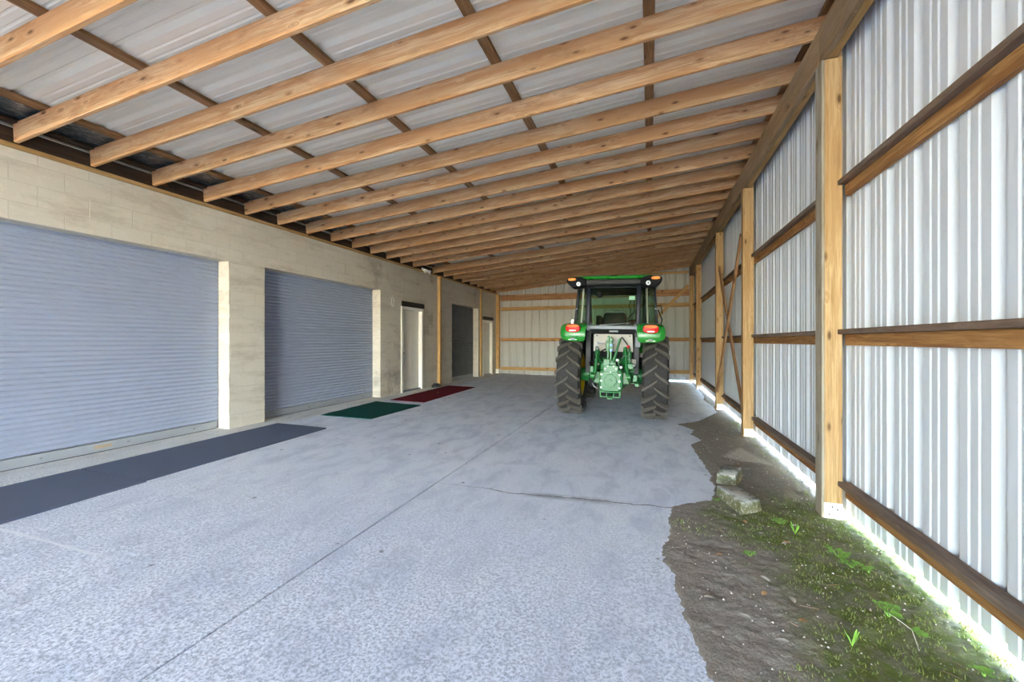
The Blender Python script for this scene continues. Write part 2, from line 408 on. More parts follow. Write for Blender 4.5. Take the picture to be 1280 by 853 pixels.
# ---- floor
fl = MB().add([(-6.1, -16, gz(-6.1)-.035), (1.45, -16, gz(1.45)-.035), (1.45, 16.2, gz(1.45)-.035), (-6.1, 16.2, gz(-6.1)-.035)], [(0, 1, 2, 3)]).build('floor', M['joint'])
tag(fl, kind='structure')
def slab(x0, x1, y0, y1, m, dz=0):
    vs = [(x, y, gz(x)+d) for d in (-.03, dz) for x, y in ((x0, y0), (x1, y0), (x1, y1), (x0, y1))]
    MB().add(vs, [(3, 2, 1, 0), (4, 5, 6, 7), (0, 1, 5, 4), (1, 2, 6, 5), (2, 3, 7, 6), (3, 0, 4, 7)]).build('concrete_slab', m, fl, bevel=.003)
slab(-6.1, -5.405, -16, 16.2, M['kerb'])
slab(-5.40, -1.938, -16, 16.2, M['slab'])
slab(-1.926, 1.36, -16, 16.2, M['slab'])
og = MB().add([(-60, -60, -.30), (60, -60, -.30), (60, 60, -.30), (-60, 60, -.30)], [(0, 1, 2, 3)]).build('outside_ground', M['grass_ground']); tag(og, kind='structure')

# ---- dirt spilling over the slab edge
DP = [(.33, -3), (.30, .6), (.26, 1.5), (.23, 1.91), (.19, 2.1), (.15, 2.32), (.13, 2.57), (.11, 2.77), (.05, 2.97), (.12, 3.26), (.14, 3.61), (.17, 3.83), (.39, 4.05), (.5, 4.11), (.58, 4.42), (.57, 4.7), (.6, 4.93), (.58, 5.23), (.55, 5.56), (.53, 6.04), (.52, 6.21), (.69, 6.58), (.57, 6.91), (.65, 7.3), (.42, 7.68), (.81, 8.15), (1.04, 8.76), (1.26, 9.3), (1.30, 10.2), (1.22, 11.2), (1.33, 12.), (1.40, 16.1), (3, 16.1), (3, -3)]
DRY = [(.85, 5.72), (1.13, 6.24), (1.31, 5.46), (1.01, 5.58)]
def sdf(P, poly):
    d = np.full(len(P), 1e9); ins = np.zeros(len(P), bool); n = len(poly)
    for i in range(n):
        a = np.array(poly[i]); b = np.array(poly[(i+1) % n]); e = b-a; w = P-a
        t = np.clip((w@e)/(e@e), 0, 1); q = w - t[:, None]*e; d = np.minimum(d, (q**2).sum(1))
        c = (a[1] > P[:, 1]) != (b[1] > P[:, 1])
        with np.errstate(divide='ignore', invalid='ignore'): xi = a[0] + (P[:, 1]-a[1])/(b[1]-a[1])*(b[0]-a[0])
        ins ^= c & (P[:, 0] < xi)
    return np.where(ins, 1, -1)*np.sqrt(d)
def dirt_height(x, y, s):
    n = noise.noise((x*9, y*9, 3)) * .6 + noise.noise((x*26, y*26, 8)) * .4
    n2 = noise.noise((x*2.2, y*2.2, 1)); s = s + .035*n + .014*noise.noise((x*34, y*34, 5))
    h = -.010 + .013*min(1, max(0, s/.05+.5)) + .016*max(0, min(1, (s-.05)/.6))*(1+.8*n2)
    if x > 1.36: h += (.007*noise.noise((x*30, y*30, 4)) + .006*noise.noise((x*75, y*75, 6)))*min(1, (x-1.36)/.05)
    return h + max(0, min(1, s/.15))*(.010*n + .004*noise.noise((x*60, y*60, 2)))
gx = np.concatenate([np.arange(-.05, 1.62, .016), np.arange(1.62, 2.3, .04)]); gy = np.concatenate([np.arange(1.2, 8.8, .016), np.arange(8.8, 16.05, .09)])
PX, PY = np.meshgrid(gx, gy); P = np.stack([PX.ravel(), PY.ravel()], 1); SD = sdf(P, DP); SDR = sdf(P, DRY)
dv = [(float(x), float(y), gz(min(x, 1.5)) + dirt_height(x, y, float(s))) for (x, y), s in zip(P, SD)]
nx = len(gx); keep = SD > -.09
dfaces = [(j*nx+i, j*nx+i+1, (j+1)*nx+i+1, (j+1)*nx+i) for j in range(len(gy)-1) for i in range(nx-1) if keep[j*nx+i] or keep[(j+1)*nx+i+1]]
me = bpy.data.meshes.new('dirt_ground'); me.from_pydata(dv, [], dfaces)
at = me.attributes.new('dry', 'FLOAT', 'POINT')
at.data.foreach_set('value', np.clip(SDR/.08+.5, 0, 1).astype(np.float32))
for p in me.polygons: p.use_smooth = True
dirt = link('dirt_ground', me, M['dirt']); tag(dirt, 'dark mossy dirt spread over the slab edge along the metal wall', 'dirt', kind='stuff')
def dirt_z(x, y): return gz(min(x, 1.5)) + dirt_height(x, y, float(sdf(np.array([[x, y]]), DP)[0]))

# ---- block wall
wl_ = MB(); wl_.rng(-6.35, -6.03, Y0, 16.4, -.4, 3.08); wl_.rng(-6.35, -5.79, Y0, 16.4, 3.10, 3.40)
wleft = wl_.build('wall_left', M['mortar']); tag(wleft, kind='structure')
OPEN = [(1.56, 4.58, -.1, 2.42), (5.183, 8.195, -.1, 2.42), (9.03, 10.08, -.1, 2.11), (11.85, 13.957, -.1, 2.42), (14.35, 15.36, -.1, 2.08)]
def clip(y0, y1, z0, z1):
    """pieces of a block left over beside the openings"""
    segs = [(y0, y1)]
    for a, b, c, d in OPEN:
        if z0 < d-.03:
            out = []
            for s, e in segs:
                if e <= a or s >= b: out.append((s, e)); continue
                if s < a: out.append((s, a))
                if e > b: out.append((b, e))
            segs = out
    return [(s, e) for s, e in segs if e-s > .03]
BH, BL, JT = 3.10/15.5, .406, .0055
_blk = {}; mb_m = MB(); mb_far = MB()
for k in range(16):
    z0 = k*BH; z1 = min(3.10, z0+BH)
    y = Y0 - (BL/2 if k % 2 else 0)
    while y < 16.3:
        for s, e in clip(max(y, Y0), min(y+BL, 16.35), z0, z1):
            zt = z1
            zb = z0
            for a, b, c, d in OPEN:                      # trim the course that crosses an opening's head
                if s < b-.01 and e > a+.01 and z0 < d < z1: zb = d
            dy, dz = e-s-JT, zt-zb-JT
            if e < 1.9: mb_far.box((-5.855, (s+e)/2, (zb+zt)/2), (.21, dy, dz)); continue
            key = (round(dy, 2), round(dz, 3))
            if key not in _blk:
                _blk[key] = MB().box((0, 0, 0), (.21, dy, dz)).mesh('concrete_block', bevel=.0032); _blk[key].materials.append(M['block'])
            o = bpy.data.objects.new('concrete_block', _blk[key]); COL.objects.link(o); o.parent = wleft
            o.location = (-5.855 + random.uniform(-.0012, .0012), (s+e)/2, (zb+zt)/2)
        y += BL
# mortar slabs between the openings, a hair behind the block faces
edges = sorted(set([Y0, 16.35] + [v for o in OPEN for v in o[:2]]))
for a, b in zip(edges[:-1], edges[1:]):
    mid = (a+b)/2; top = [d for (p, q, c, d) in OPEN if p <= mid <= q]
    mb_m.rng(-5.955, -5.7525, a+(.003 if not top else -.003), b-(.003 if not top else -.003), (top[0]+.003 if top else -.05), 3.10)
mb_m.build('mortar_bed', M['mortar'], wleft)
o = mb_far.build('concrete_block_rest', M['block'], wleft); tag(o, kind='stuff')
board('sill_plate', (-5.80, Y0, 3.122), (-5.80, 16.3, 3.122), .15, .042, M['plate'], parent=wleft)

# ---- roller doors (curtain, bottom bar, guides, bolts)
def roller(n, y0, y1, m, top=2.42, pitch=.0545):
    d = empty('door_%d' % n, (-5.97, (y0+y1)/2, 0)); tag(d, kind='structure')
    prof = []; z = .12
    while z < top+.10:
        for dz, dx in ((0, 0), (.005, .013), (.012, .020), (.020, .021), (.028, .017), (.036, .003), (.044, 0)): prof.append((z+dz, dx))
        z += pitch
    w = y1-y0; vs = [(dx, yy, zz) for yy in (-w/2, w/2) for zz, dx in prof]; k = len(prof)
    MB().add(vs, [(i, i+1, k+i+1, k+i) for i in range(k-1)]).build('door_curtain', m, d)
    MB().rng(-.012, .022, -w/2+.03, w/2-.03, .012, .115).build('bottom_bar', M['roller_bar'], d, bevel=.004)
    MB().rng(-.006, .014, -w/2+.03, w/2-.03, -.01, .014).build('rubber_seal', M['rubber_seal'], d)
    for s in (-1, 1): MB().rng(-.03, -.002, s*w/2-s*.05, s*w/2, 0, top).build('guide_rail', m, d, bevel=.003)
    bolt = MB().cyl((.02, 0, 0), (.032, 0, 0), .012, n=8).mesh('bolt'); bolt.materials.append(M['steel'])
    for i in range(4):
        b = link('bolt', bolt, None, d); b.location = (0, -w/2+.35+i*(w-.7)/3, .065)
    return d
d1 = roller(1, 1.56, 4.58, M['roller'])
MB().rng(.0235, .025, .05, .22, .05, .085).build('sticker', M['sticker'], d1)
roller(2, 5.183, 8.195, M['roller'])
roller(3, 11.85, 13.957, M['roller_dark'])

# ---- two white panel doors
def panel_door(n, y0, y1, top):
    d = empty('door_%d' % n, (XL, (y0+y1)/2, .02)); tag(d, kind='structure'); w = y1-y0; t = .075
    f = MB(); f.rng(-.16, .018, -w/2, -w/2+t, -.02, top); f.rng(-.16, .018, w/2-t, w/2, -.02, top); f.rng(-.16, .018, -w/2+t, w/2-t, top-t, top)
    f.build('door_frame', M['white_trim'], d, bevel=.004)
    lw = w-2*t; leaf = MB().rng(-.12, -.08, -lw/2, lw/2, .02, top-t).build('door_leaf', M['white_door'], d, bevel=.003)
    hgt = top-t
    for (z0, z1) in ((.20, .86), (1.02, 1.62), (1.72, hgt-.13)):
        for s in (-1, 1):
            c = s*lw*.225
            MB().rng(-.081, -.074, c-lw*.165, c+lw*.165, z0, z1).build('door_panel', M['white_door'], leaf, bevel=.006, seg=2)
    MB().rng(-.15, -.02, -lw/2, lw/2, -.02, .02).build('threshold', M['greybar'], d)
    kn = MB().cyl((-.08, -lw/2+.07, .95), (-.045, -lw/2+.07, .95), .012, n=10).ball((-.03, -lw/2+.07, .95), .028).build('door_knob', M['brass'], leaf, smooth=40)
    MB().rng(-.02, .03, -w/2+.01, w/2+.04, top+.005, top+.13).build('drip_strip', M['black_strip'], d, bevel=.004)
panel_door(4, 9.03, 10.08, 2.10)
panel_door(5, 14.35, 15.36, 2.02)

# ---- corrugated steel sheets
PW, RIB = .9144, .3048
def profile():
    p = []
    for k in range(3):
        b = k*RIB
        p += [(b, 0), (b+.034, .030), (b+.060, .030), (b+.094, 0)]
        for m in (.150, .222): p += [(b+m, 0), (b+m+.009, .0075), (b+m+.018, .0075), (b+m+.027, 0)]
    return p + [(3*RIB, 0), (3*RIB+.034, .030)]
PR = profile(); YS = Y0 - .123
def sheets(parent, name, m, n, f):
    """f(i, a, d, end) -> local vertex"""
    k = len(PR)
    for i in range(n):
        vs = [f(i, a, d, e) for e in (0, 1) for a, d in PR]
        me = bpy.data.meshes.new(name); me.from_pydata(vs, [], [(j, j+1, k+j+1, k+j) for j in range(k-1)]); me.materials.append(m)
        link(name, me, None, parent)
wr = empty('wall_right'); tag(wr, kind='structure')
sheets(wr, 'metal_panel', M['sheet_r'], 28, lambda i, a, d, e: (XR + d + .001*(i % 2), min(16.05, YS + i*PW + a), (-.094, 4.06)[e]))
wb = empty('wall_back'); tag(wb, kind='structure')
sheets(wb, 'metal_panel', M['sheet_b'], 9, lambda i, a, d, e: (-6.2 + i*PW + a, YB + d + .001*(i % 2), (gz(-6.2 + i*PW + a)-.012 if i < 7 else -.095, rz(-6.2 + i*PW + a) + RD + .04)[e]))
ce = empty('ceiling'); tag(ce, kind='structure')
sheets(ce, 'roof_panel', M['sheet_c'], 28, lambda i, a, d, e: ((-5.95, 1.75)[e], min(16.2, YS + i*PW + a), rz((-5.95, 1.75)[e]) + RD + .040 + d + .001*(i % 2)))
fo = MB()
ys = list(np.arange(Y0, 16.3, .1)); rings = []
for y in ys: rings.append([(x, y, rz(x)+RD+.026+.007*noise.noise((x*8, y*5, 0))) for x in (-5.76, -5.64, -5.52, -5.40, -5.285)])
fo.loft(rings, cap=False, closed=False); fo.build('foil_insulation', M['foil'], ce, smooth=60)
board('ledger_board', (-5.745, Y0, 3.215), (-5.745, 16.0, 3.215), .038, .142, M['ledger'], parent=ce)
MB().rng(-5.733, -5.722, Y0, 16.0, 3.289, 3.295).build('white_edge_strip', M['white_metal'], ce)
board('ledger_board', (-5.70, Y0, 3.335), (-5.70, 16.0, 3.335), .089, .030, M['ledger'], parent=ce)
# purlins lie flat on the rafters, under the sheets
for x in (-5.255, -3.955, -2.605, -1.305, -.005, 1.40):
    board('purlin', (x, Y0, rz(x)+RD+.019), (x, 15.9, rz(x)+RD+.019), .089, .036, M['purlin'], up=(-RA, 0, 1), parent=ce)
# rafters
RY = [1.175-.61*k for k in range(16, 1, -1)] + [.57, 1.175, 1.78, 2.386, 2.968, 3.566, 4.189, 4.8, 5.385, 5.99, 6.595, 7.2, 7.79, 8.376, 8.955, 9.525, 10.561, 11.22, 11.86, 12.5, 13.14, 13.77, 14.4, 15.04, 15.68]
RZ = [(4.7, 'first wide roller door'), (5.2, 'concrete pillar between the roller doors'), (8.3, 'second wide roller door'), (10.2, 'near white door'), (11.8, 'thin wall post'), (14.3, 'narrow dark roller door'), (17, 'far white door and corner')]
ORD = ['first', 'second', 'third', 'fourth', 'fifth', 'sixth', 'seventh']; rcount = {}
for i, y in enumerate(RY):
    x0, x1 = -5.724, 1.49; yc = y+.019
    o = board('rafter', (x0, yc, rz(x0)+RD/2), (x1, yc + random.uniform(-.006, .006), rz(x1)+RD/2), .038, RD-.002, M['rafter'], up=(-RA, 0, 1))
    if y < 1.7: lab = 'pine rafter over the open front, before the first roller door'
    else:
        zone = [z for z in RZ if y < z[0]][0][1]; rcount[zone] = rcount.get(zone, 0) + 1
        lab = '%s pine rafter, from the open front, ending over the %s' % (ORD[rcount[zone]-1], zone)
    tag(o, lab, 'rafter', 'rafters under the metal roof')

# ---- posts, beam, rails along the steel wall
g0 = gz(1.37)
PYS = [.95, 3.99, 6.99, 9.66, 13.6, 15.74]
PLAB = ['timber post before the long rail bay at the open front', 'big knotty timber post with a grey weathered side, beside the mossy dirt',
        'yellow timber post beside the wet dirt patch, where the X brace begins', 'yellow timber post at the far side of the X brace', 'slim-looking timber post between the X brace and the corner', 'timber corner post where the long metal wall meets the end wall']
for i, y in enumerate(PYS):
    z0 = dirt_z(1.375, y+.07) - .02; p = empty('timber_post', (1.375, y+.07, z0)); tag(p, PLAB[i], 'post', 'timber posts along the long metal wall')
    hh = 3.51-z0
    a = board('post_plies', (1.385, y+.07, z0), (1.385, y+.07, 3.51), .12, .14, M['post'], up=(0, 1, 0), parent=p)
    board('side_ply', (1.315, y+.07, z0), (1.315, y+.07, 3.509), .02, .1395, M['greywood'] if i == 1 else M['post'], up=(0, 1, 0), parent=p)
    board('splice_board', (1.43, y+.07, 3.511), (1.43, y+.07, rz(1.43)), .03, .138, M['post'], up=(0, 1, 0), parent=p)
    br = MB().rng(-.055, .07, -.0735, -.0695, .0, .14).build('base_plate', M['white_metal'], p, bevel=.001)
    for q in ((-.02, .05), (.035, .09), (.0, .11)): MB().cyl((q[0], -.077, q[1]), (q[0], -.0735, q[1]), .006, n=8).build('bolt', M['joint'], br)
beam = empty('header_beam', (1.36, 7.5, 3.51)); tag(beam, 'long weathered timber beam on the posts, carrying the rafter ends', 'beam')
for a, b in ((Y0, 4.06), (4.065, 9.73), (9.735, 15.9)):
    board('beam_board', (1.3275, a, 3.655), (1.3275, b, 3.655), .045, .288, M['header'], parent=beam)
    board('beam_board', (1.384, a, 3.66), (1.384, b, 3.66), .06, .28, M['plate'], parent=beam)
BAY = ['beside the mossy dirt', 'beside the two concrete lumps', 'behind the X brace', 'just past the X brace', 'in the short end bay by the corner']
for b in range(-1, 5):
    ya = PYS[b]+.14 if b >= 0 else Y0; yb = PYS[b+1]
    for (zt, lab) in ((2.535, 'upper'), (1.362, 'eye-level'), (.165, 'lowest')):
        g = empty('wall_rail', (1.46, (ya+yb)/2, zt))
        tag(g, '%s brown rail on the metal wall %s' % (lab, BAY[b] if b >= 0 else 'at the open front'), 'rail', 'wood rails on the long metal wall')
        board('shelf_board', (1.4545, ya+.001, zt-.019), (1.4545, yb-.001, zt-.019), .089, .038, M['girt_top'], parent=g)
        board('face_board', (1.479, ya+.001, zt-.038-.044), (1.479, yb-.001, zt-.038-.044), .038, .088, M['girt'], parent=g)
# X brace between the third and fourth post
o = board('brace_board', (1.355, 9.60, 2.77), (1.355, 7.19, .12), .10, .032, M['brace'], up=(1, 0, 0)); 
tag(o, 'brown brace board of the X, running down towards the wet dirt patch', 'brace', 'X brace boards')
o2 = board('brace_board', (1.318, 7.19, 2.87), (1.318, 9.60, .26), .10, .032, M['brace'], up=(1, 0, 0))
tag(o2, 'brown brace board of the X, running up towards the wet dirt patch', 'brace', 'X brace boards')

# ---- end wall framing
for (z0, z1, t, lab, m) in ((2.845, 3.075, .05, 'wide brown beam across the end wall above the tractor roof', M['brace']), (2.46, 2.60, .038, 'thin upper rail across the end wall, under the wide beam', M['plate']), (1.265, 1.385, .038, 'middle wood rail across the end wall behind the tractor tires', M['girt']), (.13, .255, .038, 'lowest wood rail across the end wall near the floor', M['plate'])):
    o = board('end_rail', (-5.60, YB-.004-t/2, (z0+z1)/2), (1.30, YB-.004-t/2, (z0+z1)/2), t, z1-z0, m); tag(o, lab, 'rail', 'wood rails on the end wall')
o = board('end_rail', (-1.2, YB-.022, 3.66), (1.29, YB-.022, 3.66), .036, .09, M['plate']); tag(o, 'short wood rail high on the end wall, right under the roof', 'rail', 'wood rails on the end wall')
o = board('corner_brace', (1.272, 15.80, 3.19), (.10, 15.80, 1.93), .10, .035, M['plate'], up=(0, 1, 0)); tag(o, 'diagonal wood brace on the end wall beside the tractor cab', 'brace')
# posts on the block wall
def wall_post(y, lab, w=.085, d=.085, base=False):
    p = empty('wall_post', (XL+d/2, y+w/2, gz(XL))); tag(p, lab, 'post', 'thin posts on the block wall')
    board('post_board', (XL+.003+d/2, y+w/2, gz(XL+.05)), (XL+.003+d/2, y+w/2, 3.10), d, w, M['plate'], up=(0, 1, 0), parent=p)
    if base:
        MB().rng(-d/2-.01, d/2+.012, -w/2-.012, w/2-.02, .0, .17).build('base_plate', M['white_metal'], p, bevel=.002)
    else:
        MB().rng(-d/2+.005, d/2+.02, -w/2-.012, w/2+.02, 3.02, 3.09).build('top_clip', M['plate'], p, bevel=.002)
wall_post(10.90, 'thin tan post on the block wall between white door and dark roller door')
wall_post(14.08, 'thin tan post on the block wall beside the far white door', .06, .06)
wall_post(15.74, 'tan corner post where the block wall meets the end wall', .15, .13, True)

# ------------------------------------------------------------------ mats
def mat_rug(name, pts, th, m, label, group=None, wav=0.0, n=24):
    """pts: four corners (near-left, far-left, far-right, near-right) on the floor"""
    c = [Vector(p) for p in pts]; top = []; rings = []
    nj = 10
    for i in range(n+1):
        u = i/n; a = c[0].lerp(c[1], u); b = c[3].lerp(c[2], u); row = []
        for j in range(nj+1):
            q = a.lerp(b, j/nj); x, y = q.x, q.y
            e = (noise.noise((x*3, y*3, 7))*.5+.5)*wav
            if j in (0, nj): x += (1 if j else -1)*wav*.9*noise.noise((y*9, j, 2))
            row.append((x, y, gz(x)+th+e))
        rings.append(row)
    vs = []; fs = []; k = nj+1
    for row in rings: vs += row
    for row in rings: vs += [(x, y, gz(x)+.0006) for x, y, z in row]
    o = (n+1)*k
    for i in range(n):
        for j in range(nj): fs.append((i*k+j, i*k+j+1, (i+1)*k+j+1, (i+1)*k+j))
        fs.append((i*k, (i+1)*k, o+(i+1)*k, o+i*k)); fs.append((i*k+nj, o+i*k+nj, o+(i+1)*k+nj, (i+1)*k+nj))
    for j in range(nj): fs.append((j, o+j, o+j+1, j+1)); fs.append((n*k+j, n*k+j+1, o+n*k+j+1, o+n*k+j))
    ob = MB().add(vs, fs).build(name, m, None, smooth=40); tag(ob, label, 'mat', group); return ob
mat_rug('rubber_mat', [(-5.28, .30), (-5.345, 2.685), (-4.405, 2.70), (-4.30, .32)], .016, M['mat_black'], 'black rubber mat lying before the first wide roller door', 'black rubber mats', .004)
mat_rug('rubber_mat', [(-5.345, 2.70), (-5.43, 5.12), (-4.53, 5.135), (-4.43, 2.715)], .016, M['mat_black'], 'black rubber mat ending beside the concrete pillar, its far corner pointed at the green mat', 'black rubber mats', .003)
mat_rug('carpet_mat', [(-5.37, 5.96), (-5.45, 7.63), (-4.37, 7.57), (-4.39, 6.0)], .006, M['mat_green'], 'dark green carpet mat before the second roller door', None, .012)
mat_rug('carpet_mat', [(-5.34, 7.95), (-5.46, 10.99), (-4.62, 10.99), (-4.51, 7.96)], .006, M['mat_red'], 'dark red carpet runner before the white panel door', None, .006)

# ------------------------------------------------------------------ small things on and by the block wall
sl = empty('floodlight', (-5.72, 10.02, 3.16)); tag(sl, 'twin white floodlight tucked under the rafters on the block wall', 'light')
MB().rng(-.03, .03, -.05, .05, -.015, .05).build('junction_box', M['white_metal'], sl, bevel=.005)
for s in (-1, 1):
    arm = MB().tube([(.03, s*.03, .02), (.07, s*.06, .0), (.09, s*.08, -.01)], .012, 8).build('arm', M['black_plastic'], sl, smooth=40)
    hd = MB().lathe([(0, .025), (.03, .038), (.09, .055), (.10, .05)], (.0, .0, .0), 'X', 16).build('lamp_head', M['white_metal'], sl, smooth=35)
    hd.location = (.09, s*.085, -.02); hd.rotation_euler = (0, .5, s*.5)
    ln = MB().lathe([(.098, .048), (.104, .03)], (0, 0, 0), 'X', 16).build('lens', M['lampglass'], hd)
bg = MB(); vs_n = 18
rings = []
for i in range(8):
    t = i/7; r0 = .12*math.cos(t*PI*.47)+.012; z = .10*math.sin(t*PI*.5)
    rings.append([((r0*(1+.35*noise.noise((math.cos(q)*2, math.sin(q)*2, t*3))))*math.cos(q)*.85, r0*1.25*math.sin(q), z*(1+.3*noise.noise((math.cos(q)*3, 4, t*2)))) for q in [2*PI*k/vs_n for k in range(vs_n)]])
ob = bg.loft(rings).build('plastic_bag', M['bag'], None, smooth=50); ob.location = (-5.60, 10.55, gz(-5.6)+.001); tag(ob, 'small crumpled black bag at the foot of the block wall by the white door', 'bag')
ob = MB().tube([(.012, .05*math.cos(q), .11*math.sin(q)) for q in [PI*2*k/20 for k in range(20)]], .006, 6).build('wire_loop', M['white_metal'], None, smooth=50); ob.location = (XL, 8.66, 2.19); tag(ob, 'small pale wire loop hung on the block wall near the white door', 'wire')

# ------------------------------------------------------------------ concrete lumps on the dirt
def lump(corners, z0, z1, label, seed):
    c = [Vector(p) for p in corners]; rings = []
    for i, t in enumerate((0, .12, .5, .9, 1.0)):
        ins = (.0, -.012, .0, .004, .018)[i]; cen = sum(c, Vector((0, 0)))/4; row = []
        for k in range(4):
            a, b = c[k], c[(k+1) % 4]
            for s in range(6):
                p = a.lerp(b, s/6); d = (cen-p).normalized(); p = p + d*(ins + (.010 if s == 0 else 0)) + d*.009*noise.noise((p.x*14, p.y*14, t*3+seed))
                row.append((p.x, p.y, z0+(z1-z0)*t + (.006*noise.noise((p.x*10, p.y*10, seed)) if t > .5 else 0)))
        rings.append(row)
    o = MB().loft(rings).build('concrete_lump', M['stone'], None, smooth=50); tag(o, label, 'stone', 'concrete lumps on the dirt'); return o
lump([(.575, 4.26), (.70, 3.82), (.88, 3.97), (.755, 4.30)], -.135, -.035, 'long pale concrete lump with mossy sides lying in the dirt', 1)
lump([(.625, 4.63), (.79, 4.56), (.915, 4.95), (.74, 4.99)], -.14, -.032, 'short squarish concrete lump with a dark mossy top, behind the long one', 4)

# ------------------------------------------------------------------ weeds, leaves, litter
def leaf(mb, c, d, L, w, tilt=.3):
    c = Vector(c); d = Vector(d).normalized(); s = d.cross(Vector((0, 0, 1))).normalized(); u = Vector((0, 0, 1))
    pts = [(0, 0, 0), (.3, .8, .12), (.65, 1., .16), (.9, .6, .1), (1., 0, 0)]
    l = [c + d*L*a + s*w/2*b + u*L*tilt*h*2 for a, b, h in pts]; r = [c + d*L*a - s*w/2*b + u*L*tilt*h*2 for a, b, h in pts]; m = [c + d*L*a + u*L*tilt*h*1.4 for a, b, h in pts]
    vs = l+m+r; fs = []
    for i in range(4): fs += [(i, i+1, 5+i+1, 5+i), (5+i, 5+i+1, 10+i+1, 10+i)]
    mb.add(vs, fs)
def weed(x, y, n, sp, hgt, ls, label, blade=False):
    z = dirt_z(x, y); e = empty('weed', (x, y, z)); tag(e, label, 'weed', 'small weeds on the mossy dirt')
    rg = random.Random(int(x*1000+y*77)); st = MB(); lf = MB()
    for i in range(n):
        q = rg.uniform(0, 2*PI); r = sp*rg.uniform(.25, 1); tip = Vector((r*math.cos(q), r*math.sin(q), hgt*rg.uniform(.5, 1)))
        st.tube([(0, 0, -.004), tip*.5 + Vector((0, 0, hgt*.25)), tip], [.0016, .0013, .0009], 4)
        if blade: leaf(lf, (0, 0, 0), (math.cos(q)*.5, math.sin(q)*.5, 1), ls*rg.uniform(1.5, 2.6), ls*.35, .1)
        else:
            for j in range(3):
                a = q + j*2*PI/3; leaf(lf, tip, (math.cos(a), math.sin(a), .15), ls*rg.uniform(.8, 1.2), ls*.85, .15)
    st.build('stem', M['weed'], e); lf.build('leaves', M['weed'], e)
weed(.944, 3.72, 9, .055, .03, .020, 'low spread of bright green leaflets beside the long concrete lump')
weed(1.0, 3.56, 6, .03, .05, .035, 'upright narrow-bladed green weed near the big post', True)
weed(1.16, 3.27, 12, .075, .04, .026, 'largest clump of bright clover-like leaves, near the big post')
weed(1.19, 3.15, 8, .05, .035, .024, 'small leafy weed just past the largest clover clump')
weed(1.26, 3.11, 6, .04, .03, .022, 'tiny weed close to the sunlit strip by the wall')
weed(1.15, 2.64, 7, .05, .045, .030, 'green weed with big leaf and long runner, below the lowest rail')
weed(1.22, 2.53, 6, .04, .03, .022, 'little three-leaf weed beside the long runner')
weed(.88, 2.33, 5, .03, .05, .03, 'thin grassy weed sprouting in the bare dirt', True)
weed(.83, 2.02, 8, .05, .025, .020, 'low yellow-green weed at the near end of the dirt')
weed(.62, 3.10, 7, .05, .02, .018, 'faint low weed in the dirt facing the slab edge')
weed(.56, 4.10, 6, .03, .02, .016, 'tiny weed tucked under the long concrete lump')
weed(1.33, 2.30, 6, .03, .03, .022, 'small weed beside the sunlit strip, under the lowest rail')
rl = MB().tube([(1.15, 2.64, dirt_z(1.15, 2.64)+.02), (1.17, 2.58, dirt_z(1.17, 2.58)+.025), (1.20, 2.54, dirt_z(1.2, 2.54)+.012), (1.16, 2.40, dirt_z(1.16, 2.40)+.008)], .0022, 5).build('weed_runner', M['litter'], None, smooth=60)
tag(rl, 'thin pale runner stretched between two weeds on the dirt', 'stem')
# litter: individual pale leaves that stand out, then the uncountable crumbs
LV = [(.40, 3.02), (.66, 2.78), (.72, 2.66), (.58, 2.62), (.34, 2.52), (.42, 2.42), (.70, 3.62), (.78, 3.50), (.86, 3.36), (.92, 3.36), (.62, 3.80), (.90, 6.6), (.74, 2.44), (.55, 2.26)]
for i, (x, y) in enumerate(LV):
    mb = MB(); q = i*2.4; leaf(mb, (0, 0, .004), (math.cos(q), math.sin(q), .1), .05+.012*(i % 3), .028, .25)
    o = mb.build('dry_leaf', M['litter'] if i % 3 else M['leaf_dry'], None); o.location = (x, y, dirt_z(x, y)+.002); tag(o, 'small pale dry leaf lying on the mossy dirt' if i % 3 else 'small brown dry leaf lying on the mossy dirt', 'leaf', 'dry leaves on the dirt')
for i, (x, y, lab) in enumerate([(-4.98, 9.4, 'small yellow leaf lying on the red carpet runner'), (-4.25, 8.35, 'curled brown leaf on the concrete beside the red runner'), (-4.05, 7.0, 'small brown leaf on the concrete beside the green mat'), (-2.9, 6.9, 'dark leaf scrap on the bare concrete near the floor joint')]):
    mb = MB(); q = i*1.7; leaf(mb, (0, 0, .004), (math.cos(q), math.sin(q), .1), .07, .04, .3); leaf(mb, (.02, .02, .006), (math.cos(q+2), math.sin(q+2), .1), .05, .03, .4)
    o = mb.build('dry_leaf', M['leaf_dry'], None); o.location = (x, y, gz(x) + (.012 if i == 0 else .001)); tag(o, lab, 'leaf', 'dry leaves on the concrete')
rg = random.Random(3)
cr = MB(); tf = MB(); tw = MB()
def inside(x, y): return float(sdf(np.array([[x, y]]), DP)[0])
pts = np.stack([np.random.RandomState(1).uniform(.05, 1.5, 5200), np.random.RandomState(2).uniform(1.0, 8.4, 5200)], 1); ss = sdf(pts, DP)
